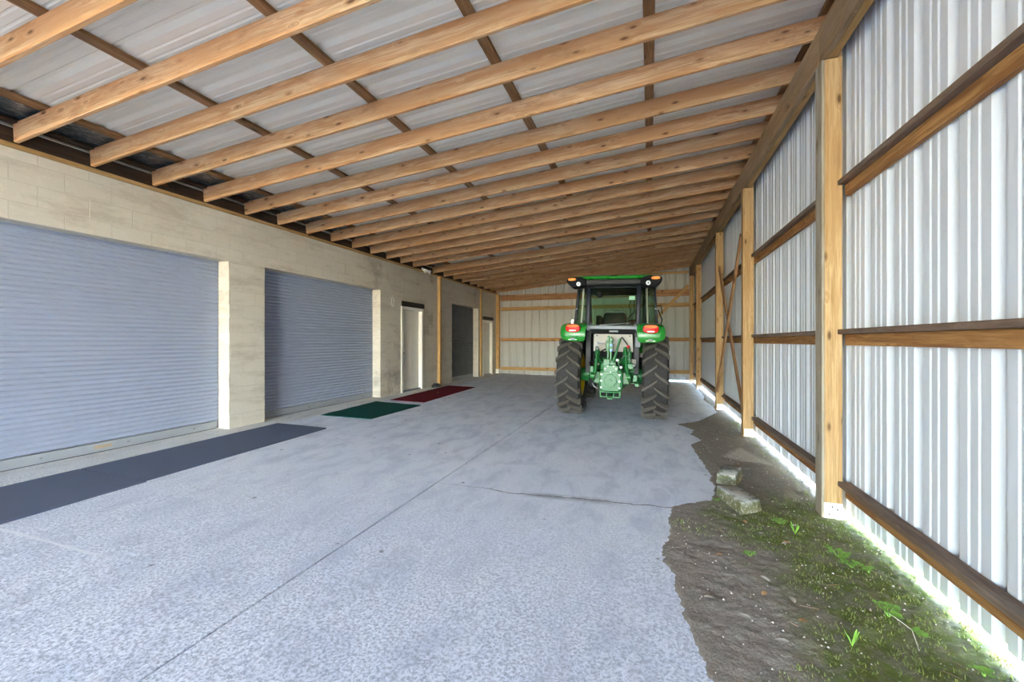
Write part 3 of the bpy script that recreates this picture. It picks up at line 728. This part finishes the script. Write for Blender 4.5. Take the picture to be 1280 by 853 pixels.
for (x, y), s in zip(pts, ss):
    if s < .03: continue
    z = gz(min(x, 1.5)) + dirt_height(x, y, float(s)); k = rg.random()
    if k < .16:
        r = rg.uniform(.003, .009); q = rg.uniform(0, 6)
        cr.add([(x+r*math.cos(q+a), y+r*math.sin(q+a), z-.001) for a in (0, 2.1, 4.2)] + [(x, y, z+r*.8)], [(0, 1, 3), (1, 2, 3), (2, 0, 3)])
    elif k < .175:
        q = rg.uniform(0, 6); L = rg.uniform(.02, .09); a = Vector((x, y, z+.004)); b = a + Vector((math.cos(q)*L, math.sin(q)*L, rg.uniform(0, .012))); tw.tube([a, b], [.0014, .0008], 3)
    elif (y < 4.3 and noise.noise((x*2.5, y*2.5, 9)) + .8*(x-.75) > -.12) or x > 1.33:
        for b in range(5):
            q = rg.uniform(0, 6.28); h = rg.uniform(.006, .020); d = rg.uniform(.004, .016); w = .003; bx, by = x+rg.uniform(-.02, .02), y+rg.uniform(-.02, .02)
            tf.add([(bx-w*math.sin(q), by+w*math.cos(q), z-.002), (bx+w*math.sin(q), by-w*math.cos(q), z-.002), (bx+d*math.cos(q), by+d*math.sin(q), z+h)], [(0, 1, 2)])
for i in range(1500):                                                   # grass along the foot of the metal wall, outside too
    x = rg.uniform(1.40, 1.95); y = rg.uniform(.8, 15.8); z = gz(1.5); h = rg.uniform(.02, .07) if x > 1.53 else rg.uniform(.008, .025)
    q = rg.uniform(0, 6.28); d = h*rg.uniform(.2, 1.); w = .003
    tf.add([(x-w*math.sin(q), y+w*math.cos(q), z-.01), (x+w*math.sin(q), y-w*math.cos(q), z-.01), (x+d*math.cos(q), y+d*math.sin(q), z+h)], [(0, 1, 2)])
o = tf.build('moss_tufts', M['moss_tuft'], None); tag(o, 'short moss and grass tufts covering the dirt by the metal wall', 'moss', kind='stuff')
o = cr.build('crumbs', M['litter'], None); tag(o, 'pale crumbs and grit scattered over the dirt', 'grit', kind='stuff')
o = tw.build('twigs', M['twig'], None); tag(o, 'thin twigs and straw scattered over the dirt', 'twigs', kind='stuff')

# ------------------------------------------------------------------ the tractor (local: x right, y forward, z up; origin on the floor under the rear axle)
T = empty('tractor', (-.665, 8.10, gz(-.665)), (0, math.atan(GS), math.radians(.8)))
tag(T, 'green cab tractor with yellow wheels parked inside, seen from its hitch end', 'tractor')
def part(mb, name, m, parent=None, bevel=0, seg=1, smooth=None): return mb.build(name, m, parent or T, bevel, seg, smooth)

def tire(name, x, y, R, w, rimR, n_lug, lugh, sweep):
    """tire centred on the origin of its own object, axis along X"""
    hw = w/2; rc = R-lugh
    prof = [(-hw*.72, rimR), (-hw*.93, rimR+.06*R), (-hw, rimR+.45*(rc-rimR)), (-hw*.95, rimR+.75*(rc-rimR)), (-hw*.82, rc-.018*R), (-hw*.45, rc-.004), (0, rc)]
    prof = prof + [(-a, r) for a, r in reversed(prof[:-1])]
    b = MB().lathe(prof, (0, 0, 0), 'X', 56, closed=True)
    t = b.build(name, M['tire'], T, smooth=40); t.location = (x, y, R-.004)
    lg = MB(); ns = 5
    for side in (-1, 1):
        for k in range(n_lug):
            pc = 2*PI*(k + (.5 if side > 0 else 0))/n_lug; rings = []
            for s in range(ns+1):
                u = s/ns; xx = side*(-.02*w/.43 + u*(hw+.02*w/.43)); ps = pc - sweep*(u**.9)
                top = R - (.0 if u < .75 else .03*R*((u-.75)/.25)**2); bot = rc-.03 - (.05*R*((u-.6)/.4) if u > .6 else 0)
                wt, wb_ = .019*R/.745*(1+.35*u), .030*R/.745*(1+.35*u)
                def P(r, dw):
                    a = ps + dw/R
                    return (xx, -r*math.cos(a), r*math.sin(a))
                rings.append([P(bot, -wb_), P(bot, wb_), P(top, wt), P(top, -wt)])
            lg.loft(rings)
    lg.build('tire_lugs', M['tire_lug'], t)
    rim = MB().lathe([(-hw*.80, rimR-.005), (-hw*.80, rimR+.025), (-hw*.66, rimR+.005), (-hw*.55, rimR-.045), (hw*.55, rimR-.045), (hw*.66, rimR+.005), (hw*.80, rimR+.025), (hw*.80, rimR-.005), (hw*.5, rimR-.06), (-hw*.5, rimR-.06)], (0, 0, 0), 'X', 40, closed=True).build('rim', M['yellow'], t, smooth=30)
    sgn = -1 if x > 0 else 1          # dish sits towards the outside
    disc = MB().lathe([(-sgn*.03, rimR-.05), (-sgn*.05, rimR-.09), (-sgn*.02, .20*R/.745), (-sgn*.02, .03), (-sgn*.005, .03), (-sgn*.005, .20*R/.745), (-sgn*.035, rimR-.09), (-sgn*.015, rimR-.05)], (0, 0, 0), 'X', 40, closed=True).build('wheel_disc', M['yellow'], t, smooth=30)
    hub = MB().lathe([(-.09, .10*R/.745), (-.04, .12*R/.745), (.04, .12*R/.745), (.09, .10*R/.745)], (0, 0, 0), 'X', 20).build('hub', M['yellow'], t, smooth=30)
    nut = MB().cyl((-.045, 0, 0), (.045, 0, 0), .014, n=6).mesh('wheel_nut'); nut.materials.append(M['steel'])
    for i in range(8):
        q = 2*PI*i/8; nn = link('wheel_nut', nut, None, t); nn.location = (0, .155*R/.745*math.cos(q), .155*R/.745*math.sin(q))
    return t
for sx in (-1, 1):
    tire('rear_tire', sx*.735, 0, .745, .435, .39, 19, .042, .24)
    tire('front_tire', sx*.72, 2.32, .555, .32, .31, 18, .032, .24)

# chassis and rear drive
part(MB().rng(-.20, .20, -.42, 1.15, .50, .98), 'transmission_housing', M['cast'], bevel=.04, seg=2, smooth=40)
part(MB().rng(-.21, .21, 1.1, 2.65, .52, .95), 'engine_block', M['cast'], bevel=.03, smooth=40)
for s in (-1, 1):
    ax = part(MB().lathe([(s*.12, .25), (s*.20, .235), (s*.27, .17), (s*.33, .135), (s*.42, .125), (s*.425, .155), (s*.445, .155), (s*.45, .13), (s*.62, .12)], (0, 0, .745), 'X', 28), 'axle_housing', M['cast'], smooth=35)
    fb = MB()
    for i in range(10):
        q = 2*PI*i/10; fb.cyl((s*.415, .14*math.cos(q), .745+.14*math.sin(q)), (s*.455, .14*math.cos(q), .745+.14*math.sin(q)), .012, n=6)
    fb.build('flange_bolts', M['cast_lt'], ax)
    for dz in (.62, .66, .83, .87): MB().rng(s*.26, s*.44, -.15, -.115, dz-.008, dz+.008).build('rib', M['cast'], ax)
dh = part(MB().prism([(-.17, .50), (.17, .50), (.20, .58), (.20, .82), (.16, .88), (-.16, .88), (-.20, .82), (-.20, .58)], -.58, -.30), 'rear_housing', M['cast'], bevel=.015, seg=2, smooth=40)
part(MB().prism([(-.13, .515), (.13, .515), (.165, .57), (.165, .80), (.12, .85), (-.12, .85), (-.165, .80), (-.165, .57)], -.605, -.575), 'rear_cover', M['cast_lt'], bevel=.006, smooth=40)
part(MB().prism([(-.10, .83), (.10, .83), (.13, .87), (.13, .94), (.06, .965), (-.06, .965), (-.13, .94), (-.13, .87)], -.60, -.50), 'upper_cover', M['cast'], bevel=.008, smooth=40)
for x, z in ((-.09, .90), (.09, .90), (-.05, .945), (.05, .945), (0, .845)): part(MB().cyl((x, -.615, z), (x, -.60, z), .012, n=6), 'cover_bolt', M['steel'])
for s in (-1, 1):
    part(MB().lathe([(-.10, .10), (-.02, .135), (.0, .13), (.02, .06)], (s*.235, -.30, .73), 'Y', 22), 'brake_housing', M['cast'], smooth=40)
    for k in range(6):
        q = 2*PI*k/6; part(MB().cyl((s*.235+.105*math.cos(q), -.42, .73+.105*math.sin(q)), (s*.235+.105*math.cos(q), -.395, .73+.105*math.sin(q)), .010, n=6), 'housing_bolt', M['cast_lt'])
part(MB().tube([(-.36, -.40, .94), (-.40, -.34, 1.0), (-.42, -.30, 1.10), (-.38, -.30, 1.25)], .018, 8), 'brake_hose', M['dark'], smooth=50)
part(MB().tube([(.18, -.50, 1.08), (.23, -.58, 1.14), (.30, -.56, 1.10), (.34, -.48, .98)], .012, 8), 'hydraulic_pipe', M['steel'], smooth=50)
part(MB().tube([(-.14, -.52, 1.02), (-.19, -.60, 1.10), (-.16, -.60, 1.20), (-.09, -.57, 1.24)], .012, 8), 'hydraulic_pipe', M['dark'], smooth=50)
part(MB().rng(-.36, -.30, -.52, -.44, .82, .93), 'stabilizer_bracket', M['cast_lt'], bevel=.008)
part(MB().rng(.40, .47, -.50, -.42, .60, .66).rng(.37, .44, -.48, -.42, .68, .80), 'sway_bracket', M['cast_lt'], bevel=.008)
pc = MB(); oc = []
for i in range(32):
    q = 2*PI*i/32; r = .098 + (.012 if (i // 2) % 2 else 0); oc.append((r*math.cos(q), .70 + r*math.sin(q)))
pto = part(pc.prism(oc, -.63, -.60), 'pto_cover', M['cast_lt'], bevel=.004, smooth=40)
MB().cyl((0, -.655, .70), (0, -.62, .70), .022, n=10).build('pto_cap', M['cast'], pto)
pb = MB()
for i in range(8):
    q = 2*PI*i/8+.2; pb.cyl((.085*math.cos(q), -.638, .70+.085*math.sin(q)), (.085*math.cos(q), -.625, .70+.085*math.sin(q)), .010, n=6)
pb.build('cover_bolts', M['cast'], pto)
for s in (-1, 1):
    for z in (.575, .69, .80): part(MB().cyl((s*.155, -.625, z), (s*.155, -.60, z), .017, n=8), 'bright_bolt', M['steel'])
# drawbar bracket
db = part(MB().rng(-.175, .175, -.64, -.40, .49, .515).rng(-.175, -.15, -.64, -.60, .41, .49).rng(.15, .175, -.64, -.60, .41, .49).rng(-.16, .16, -.635, -.61, .405, .43).rng(-.07, -.05, -.635, -.61, .43, .49).rng(.05, .07, -.635, -.61, .43, .49), 'drawbar_bracket', M['cast'], bevel=.005)
MB().rng(-.045, .045, -.72, .3, .385, .42).build('drawbar', M['cast_lt'], db, bevel=.006)
for s in (-1, 1): MB().cyl((s*.165, -.645, .50), (s*.165, -.60, .50), .016, n=8).build('bracket_bolt', M['cast_lt'], db)
# rockshaft housing and hydraulics
part(MB().prism([(-.15, .86), (.15, .86), (.17, .95), (.13, 1.06), (-.13, 1.06), (-.17, .95)], -.52, -.10), 'rockshaft_housing', M['cast'], bevel=.012, seg=2, smooth=40)
part(MB().rng(-.13, -.02, -.57, -.50, .90, 1.06), 'control_valve', M['cast_lt'], bevel=.008)
part(MB().lathe([(-.22, .055), (-.20, .065), (.20, .065), (.22, .055)], (0, -.30, 1.02), 'X', 18), 'rockshaft', M['cast'], smooth=40)
for s in (-1, 1):
    part(MB().tube([(s*.21, -.30, 1.02), (s*.225, -.40, 1.06), (s*.235, -.52, 1.16), (s*.235, -.60, 1.25)], [.055, .050, .042, .032], 10), 'lift_arm', M['cast'], smooth=50)
    lk = part(MB().tube([(s*.235, -.60, 1.25), (s*.25, -.58, 1.05)], .014, 8).tube([(s*.25, -.58, 1.06), (s*.275, -.55, .80)], .026, 10), 'lift_link', M['cast'], smooth=50)
    MB().ball((s*.235, -.615, 1.25), .035).build('link_pin', M['steel'] if s < 0 else M['cast_lt'], lk, smooth=50)
    part(MB().bar((s*.30, -.02, .60), (s*.30, -.62, .76), .028, .075), 'draft_link', M['cast'], bevel=.006)
    part(MB().cyl((s*.27, -.62, .77), (s*.33, -.62, .77), .045, n=14).cyl((s*.26, -.62, .77), (s*.34, -.62, .77), .02, n=10), 'link_ball', M['cast_lt'], smooth=40)
    part(MB().tube([(s*.30, -.50, .72), (s*.36, -.42, .72), (s*.41, -.30, .74)], .016, 8), 'sway_bar', M['cast_lt'], smooth=50)
cylr = part(MB().cyl((.30, -.50, 1.00), (.30, -.47, 1.20), .040, n=14).cyl((.30, -.47, 1.20), (.30, -.46, 1.27), .018, n=10), 'lift_cylinder', M['cast_lt'], smooth=40)
part(MB().rng(.25, .38, -.56, -.44, .90, 1.0), 'cylinder_bracket', M['cast'], bevel=.012, seg=2)
part(MB().ball((.385, -.57, .97), .03), 'bracket_pin', M['steel'], smooth=50)
# stowed top link and its hook
tl = part(MB().tube([(.04, -.60, 1.02), (.08, -.61, 1.16), (.15, -.60, 1.42)], [.026, .022, .020], 10), 'top_link', M['cast'], smooth=50)
MB().tube([(.15, -.60, 1.42), (.18, -.60, 1.445), (.21, -.58, 1.40), (.27, -.55, 1.32)], .010, 8).build('top_link_handle', M['blackpaint'], tl, smooth=50)
# remote couplers
cb = part(MB().rng(-.07, -.035, -.56, -.46, 1.04, 1.47).rng(-.025, .01, -.56, -.46, 1.04, 1.45).rng(-.10, .03, -.55, -.48, 1.20, 1.38), 'coupler_block', M['cast'], bevel=.01)
for i, z in enumerate((1.40, 1.31, 1.22)):
    for j, x in enumerate((-.06, .0)):
        c = MB().cyl((x, -.62, z), (x, -.55, z), .024, n=12).build('coupler', (M['blue'] if j else M['cast_lt']) if i > 0 else M['cast_lt'], cb, smooth=40)
part(MB().cyl((-.22, -.60, 1.335), (-.08, -.60, 1.335), .010, n=8), 'lever_rod', M['steel'])
part(MB().tube([(.03, -.60, 1.335), (.09, -.62, 1.37), (.11, -.62, 1.41)], .010, 8), 'coupler_lever', M['steel'], smooth=50)
part(MB().ball((-.235, -.61, 1.335), .024), 'lever_knob', M['lens'], smooth=50)
part(MB().cyl((.285, -.60, 1.285), (.285, -.54, 1.285), .026, n=12).ball((.285, -.60, 1.285), .030), 'red_cap', M['redcap'], smooth=50)
part(MB().tube([(.09, -.50, 1.02), (.10, -.58, .98), (.14, -.58, .90), (.10, -.55, .84)], .018, 8).tube([(.12, -.48, 1.0), (.17, -.56, .96), (.20, -.52, .88)], .014, 8), 'hydraulic_hoses', M['dark'], smooth=50)
part(MB().cyl((.11, -.60, 1.05), (.11, -.52, 1.05), .022, n=14).cyl((.17, -.59, .93), (.17, -.52, .93), .018, n=14), 'hose_fittings', M['steel'], smooth=40)
part(MB().rng(-.40, -.29, -.36, -.10, .55, .72), 'tool_box', M['dark'], bevel=.01)
part(MB().tube([(-.40, -.28, .60), (-.36, -.34, .66), (-.30, -.36, .56), (-.24, -.34, .52)], .014, 8), 'pipe', M['steel'], smooth=50)
# grey panel and supports
gp = part(MB().prism([(-.33, 1.19), (.36, 1.19), (.36, 1.23), (.345, 1.50), (.32, 1.52), (-.30, 1.52), (-.325, 1.48)], -.33, -.31), 'rear_panel', M['greypanel'], bevel=.004)
for x, z in ((-.27, 1.47), (.30, 1.47), (-.26, 1.22), (.30, 1.22)): MB().cyl((x, -.335, z), (x, -.325, z), .012, n=8).build('panel_hole', M['dark'], gp)
part(MB().rng(-.33, .40, -.31, -.20, 1.05, 1.19), 'panel_bracket', M['dark'], bevel=.01)
part(MB().rng(.32, .42, -.36, -.28, .93, 1.07), 'side_bracket', M['greypanel'], bevel=.008)
part(MB().rng(.395, .48, -.40, -.30, 1.28, 1.46), 'trailer_socket', M['greybar'], bevel=.008)
for s in (-1, 1):
    part(MB().rng(s*.37, s*.465, -.36, -.20, .80, 1.63), 'cab_support', M['blackpaint'], bevel=.008)
part(MB().rng(-.42, .42, -.42, -.36, 1.585, 1.645), 'rear_crossbar', M['greybar'], bevel=.008)
for s in (-1, 1): part(MB().rng(s*.40, s*.455, -.43, -.34, 1.56, 1.66), 'window_hinge', M['greybar'], bevel=.006)
part(MB().rng(-.06, .10, -.375, -.345, 1.535, 1.565), 'plate_lamp', M['greybar'], bevel=.005)
part(MB().rng(-.40, .40, -.36, 1.1, 1.50, 1.585), 'cab_floor_pan', M['dark'], bevel=.01)
part(MB().rng(-.37, .37, -.2, 1.1, .98, 1.50), 'cab_underbody', M['dark'], bevel=.02)

# fenders
FP = [(-.725, 1.365, .795, .46), (-.745, 1.39, .845, .44), (-.76, 1.45, .87, .43), (-.755, 1.53, .875, .425), (-.73, 1.60, .873, .42), (-.67, 1.645, .87, .42), (-.55, 1.67, .865, .42), (-.2, 1.70, .86, .42), (.2, 1.68, .86, .42), (.46, 1.58, .86, .42), (.58, 1.40, .86, .42), (.62, 1.15, .86, .42)]
for s in (-1, 1):
    rings = []
    for i, (y, z, xo, xi) in enumerate(FP):
        a = FP[max(0, i-1)]; b = FP[min(len(FP)-1, i+1)]; t = Vector((0, b[0]-a[0], b[1]-a[1])).normalized(); nrm = Vector((0, t.z, -t.y))   # inward normal
        o = [(xi, 0), (xi+.03, -.006), (xo-.10, -.006), (xo-.035, .004), (xo-.008, .03), (xo, .07)]
        outer = [Vector((s*x, y, z)) + nrm*d for x, d in o]; inner = [Vector((s*(x-.014 if k > 2 else x), y, z)) + nrm*(d+.014) for k, (x, d) in enumerate(o)]
        rings.append(outer + inner[::-1])
    f = part(MB().loft(rings), 'fender', M['green'], smooth=45)
    # lamp cluster
    def el(cx, cz, rx, rz_, n=24, p=2.6): return [(cx + rx*math.copysign(abs(math.cos(q))**(2/p), math.cos(q)), cz + rz_*math.copysign(abs(math.sin(q))**(2/p), math.sin(q))) for q in [2*PI*k/n for k in range(n)]]
    lamp = MB().prism(el(s*.64, 1.585, .124, .070), -.80, -.70).build('tail_lamp', M['red'], f, bevel=.008, seg=2, smooth=40)
    MB().prism(el(s*.64, 1.625, .108, .025), -.812, -.78).build('turn_lens', M['orange'], lamp, bevel=.006, smooth=40)
    MB().prism(el(s*.64, 1.545, .060, .010), -.808, -.79).build('reverse_lens', M['lens'], lamp, bevel=.004, smooth=40)
    MB().prism(el(s*.64, 1.585, .130, .078), -.755, -.69).build('lamp_rim', M['blackpaint'], lamp)
    MB().rng(s*.64-.035, s*.64+.035, -.775, -.735, 1.385, 1.425).build('reflector', M['greybar'], f, bevel=.006)
    MB().rng(s*.64-.075, s*.64+.075, -.768, -.735, 1.383, 1.398).build('edge_decal', M['lens'], f, bevel=.004)
part(MB().rng(-.70, -.655, -.62, -.57, 1.665, 1.745), 'plate_holder', M['lens'], bevel=.006)
part(MB().tube([(.80, -.50, 1.66), (.82, -.52, 1.75), (.78, -.50, 1.85), (.76, -.45, 1.92)], .010, 8), 'grab_wire', M['blackpaint'], smooth=50)

# cab frame, glass, roof
CP = {}
for s in (-1, 1):
    C0, C1 = Vector((s*.435, -.37, 1.60)), Vector((s*.435, -.33, 2.40))
    B0, B1 = Vector((s*.765, .28, 1.64)), Vector((s*.70, .28, 2.40))
    A0, A1 = Vector((s*.55, 1.18, 1.40)), Vector((s*.58, 1.02, 2.40))
    CP[s] = (C0, C1, B0, B1, A0, A1)
    part(MB().bar(C0, C1, .075, .07, (0, 1, 0)), 'rear_pillar', M['navy'], bevel=.012, seg=2, smooth=40)
    part(MB().bar(B0, B1, .05, .05, (0, 1, 0)), 'door_pillar', M['navy'], bevel=.010, seg=2, smooth=40)
    part(MB().bar(A0, A1, .06, .06, (0, 1, 0)), 'front_pillar', M['navy'], bevel=.010, seg=2, smooth=40)
    def pane(a, b, c, d, name, off):
        n = (b-a).cross(d-a).normalized()*.004
        return part(MB().add([a-n, b-n, c-n, d-n, a+n, b+n, c+n, d+n], [(0, 1, 2, 3), (7, 6, 5, 4), (0, 4, 5, 1), (1, 5, 6, 2), (2, 6, 7, 3), (3, 7, 4, 0)]), name, M['glass'])
    q = pane(C0, B0, B1, C1, 'quarter_window', 0)
    MB().bar(C0.lerp(B0, .48), C1.lerp(B1, .48), .030, .012, (0, 1, 0)).build('window_strip', M['greypanel'], q)
    MB().bar(C0.lerp(B0, .30)+Vector((0, .04, 0)), C1.lerp(B1, .30)+Vector((0, .04, -.10)), .05, .03, (0, 1, 0)).build('window_strut', M['dark'], q) if s > 0 else None
    MB().rng(B0.x*.97-.03, B0.x*.97+.03, .22, .25, 1.98, 2.0).build('window_latch', M['greybar'], q)
    d = pane(B0+Vector((0, 0, -.25)), A0, A1, B1, 'door_window', 0)
    MB().bar(B0+Vector((0, .06, -.3)), A0+Vector((0, -.05, 0)), .03, .04).build('door_sill', M['navy'], d)
    part(MB().bar(C0+Vector((0, 0, .01)), B0+Vector((0, 0, -.02)), .05, .06), 'cab_sill', M['navy'], bevel=.008)
    part(MB().bar(C1+Vector((0, 0, -.02)), B1+Vector((0, 0, -.02)), .05, .06), 'cab_rail', M['navy'], bevel=.008)
    part(MB().bar(B1+Vector((0, 0, -.02)), A1+Vector((0, 0, -.02)), .05, .06), 'cab_rail', M['navy'], bevel=.008)
    # mirror
    mr = part(MB().tube([A1+Vector((0, .02, -.3)), A1+Vector((s*.28, .06, -.28)), A1+Vector((s*.30, .06, -.45))], .012, 8), 'mirror_arm', M['blackpaint'], smooth=50)
l, r = CP[-1], CP[1]
def pane2(a, b, c, d, name, m='glass', th=.004):
    n = (b-a).cross(d-a).normalized()*th
    return part(MB().add([a-n, b-n, c-n, d-n, a+n, b+n, c+n, d+n], [(0, 1, 2, 3), (7, 6, 5, 4), (0, 4, 5, 1), (1, 5, 6, 2), (2, 6, 7, 3), (3, 7, 4, 0)]), name, M[m])
up = Vector((0, 0, .05)); dn = Vector((0, 0, -.05))
rw = pane2(l[0]+up, r[0]+up, r[1]+dn, l[1]+dn, 'rear_window')
for s in (-1, 1):   # rounded lower corners of the window frame
    MB().prism([(s*.40, 1.645), (s*.32, 1.645), (s*.36, 1.665), (s*.385, 1.69), (s*.40, 1.73)], -.375, -.345).build('frame_corner', M['navy'], rw)
MB().rng(-.40, .40, -.372, -.35, 1.642, 1.662).build('window_frame', M['navy'], rw)
MB().tube([(-.22, -.385, 1.66), (.0, -.39, 1.675), (.31, -.39, 1.70)], .006, 6).build('wiper', M['greybar'], rw)
MB().ball((-.23, -.39, 2.19), (.05, .03, .05)).build('wiper_motor', M['dark'], rw, smooth=50)
pane2(l[4], r[4], r[5], l[5], 'windshield')
part(MB().bar(l[1]+Vector((0, 0, -.03)), r[1]+Vector((0, 0, -.03)), .06, .08), 'rear_header', M['navy'], bevel=.01)
part(MB().prism([(-.42, 2.36), (.42, 2.36), (.42, 2.31), (.34, 2.325), (.22, 2.345), (-.22, 2.345), (-.34, 2.325), (-.42, 2.31)], -.37, -.34), 'window_hood', M['dark'])
part(MB().bar(l[5]+Vector((0, 0, -.03)), r[5]+Vector((0, 0, -.03)), .06, .08), 'front_header', M['navy'], bevel=.01)
def rr(x, y0, y1, z, c=.12, n=5):
    out = []
    for cx, cy, a0 in ((x-c, y1-c, 0), (-x+c, y1-c, PI/2), (-x+c, y0+c, PI), (x-c, y0+c, 3*PI/2)):
        for k in range(n+1):
            q = a0 + PI/2*k/n; out.append((cx+c*math.cos(q), cy+c*math.sin(q), z))
    return out
rf = part(MB().loft([rr(.70, -.46, 1.30, 2.455), rr(.725, -.50, 1.34, 2.475), rr(.715, -.49, 1.33, 2.51), rr(.66, -.44, 1.28, 2.535, .16), rr(.45, -.25, 1.1, 2.55, .2)]), 'roof', M['green'], smooth=35)
MB().loft([rr(.60, -.42, 1.20, 2.345), rr(.66, -.48, 1.28, 2.36), rr(.68, -.49, 1.30, 2.455)]).build('roof_underside', M['blackpaint'], rf, smooth=40)
band = MB().rng(-.47, .47, -.505, -.47, 2.365, 2.452).build('rear_band', M['blackpaint'], rf, bevel=.012, seg=2)
for x in (-.16, .15): MB().rng(x-.004, x+.004, -.508, -.50, 2.37, 2.45).build('band_seam', M['dark'], band)
for s in (-1, 1):
    pod = MB().prism([(s*a, b) for a, b in ((.46, 2.46), (.54, 2.495), (.68, 2.50), (.77, 2.485), (.815, 2.455), (.80, 2.41), (.755, 2.355), (.70, 2.31), (.64, 2.315), (.55, 2.335), (.46, 2.36))], -.56, -.25).build('light_pod', M['dark'], rf, bevel=.018, seg=2, smooth=40)
    MB().prism(el(s*.705, 2.455, .072, .028), -.585, -.55).build('amber_lens', M['amber'], pod, bevel=.006, smooth=40)
    MB().lathe([(-.61, .030), (-.605, .036), (-.55, .040)], (s*.585, 0, 2.37), 'Y', 18).build('work_light', M['lens'], pod, smooth=35)
    MB().lathe([(-.612, .012), (-.605, .014)], (s*.585, 0, 2.368), 'Y', 12).build('bulb', M['dark'], pod)
# inside the cab
seat = part(MB().loft([rr(.22, .22, .62, 1.62, .08), rr(.24, .20, .66, 1.66, .08), rr(.23, .21, .64, 1.70, .08)]), 'seat', M['seat'], smooth=40)
MB().prism([(-.21, 1.64), (.21, 1.64), (.215, 1.80), (.19, 1.90), (.12, 1.935), (-.12, 1.935), (-.19, 1.90), (-.215, 1.80)], .13, .25).build('seat_back', M['seat'], seat, bevel=.03, seg=3, smooth=40)
MB().prism([(-.20, 1.905), (.20, 1.905), (.15, 1.945), (-.15, 1.945)], .12, .24).build('seat_trim', M['greybar'], seat, bevel=.01)
part(MB().rng(-.34, -.25, .10, .70, 1.58, 1.86), 'left_console', M['dark'], bevel=.02)
part(MB().rng(.25, .40, .05, .80, 1.58, 1.78), 'right_console', M['dark'], bevel=.02)
sw = part(MB().tube([(.0+.19*math.cos(q), .92+.06*math.sin(q), 1.82+.18*math.sin(q)) for q in [2*PI*k/24 for k in range(25)]], .014, 8), 'steering_wheel', M['dark'], smooth=50)
part(MB().tube([(0, .95, 1.80), (0, 1.10, 1.45)], .03, 10), 'steering_column', M['dark'], smooth=50)
part(MB().rng(-.30, .30, 1.02, 1.14, 1.40, 1.70), 'dashboard', M['dark'], bevel=.03)
mo = part(MB().rng(.27, .37, -.28, -.25, 2.11, 2.18), 'monitor', M['lens'], bevel=.008)
MB().tube([(.30, -.26, 2.11), (.27, -.22, 2.02), (.29, -.18, 1.93)], .006, 6).tube([(.36, -.24, 2.15), (.36, -.20, 1.90), (.22, -.1, 1.76)], .008, 6).build('monitor_cable', M['dark'], mo, smooth=50)
# hood, nose, front axle, exhaust, steps
hd = part(MB().loft([[(x, y, z) for x, z in ((-w, .95), (-w, h-.14), (-w*.8, h-.04), (-w*.4, h), (w*.4, h), (w*.8, h-.04), (w, h-.14), (w, .95))] for y, w, h in ((1.16, .37, 1.62), (1.6, .37, 1.60), (2.3, .35, 1.52), (2.75, .31, 1.42), (2.86, .26, 1.32))]), 'hood', M['green'], smooth=35)
MB().rng(-.24, .24, 2.80, 2.875, .90, 1.22).build('grille', M['dark'], hd, bevel=.02)
for s in (-1, 1):
    MB().rng(s*.06, s*.24, 2.835, 2.885, 1.18, 1.27).build('headlight', M['lens'], hd, bevel=.015)
    MB().rng(s*.352, s*.372, 1.30, 2.2, 1.05, 1.35).build('side_grille', M['dark'], hd, bevel=.005)
    MB().rng(s*.36, s*.376, 1.25, 2.4, 1.40, 1.44).build('hood_stripe', M['yellow'], hd, bevel=.003)
part(MB().rng(-.62, .62, 2.24, 2.40, .48, .60), 'front_axle', M['cast'], bevel=.02)
part(MB().rng(-.22, .22, 2.2, 2.95, .55, .80), 'front_bolster', M['cast'], bevel=.03)
part(MB().cyl((.40, 1.22, 1.25), (.40, 1.22, 2.05), .045, n=14).cyl((.40, 1.22, 2.05), (.40, 1.22, 2.42), .032, n=12), 'exhaust_stack', M['exhaust'], smooth=40)
st = part(MB().rng(-.70, -.46, .85, 1.1, .50, .53).rng(-.70, -.46, .85, 1.1, .78, .81).rng(-.70, -.46, .85, 1.1, 1.05, 1.08).rng(-.715, -.70, .85, 1.1, .50, 1.15).rng(-.46, -.445, .85, 1.1, .50, 1.15), 'cab_steps', M['blackpaint'], bevel=.003)
part(MB().rng(.40, .68, .75, 1.15, .52, 1.05), 'fuel_tank', M['dark'], bevel=.04, seg=2)
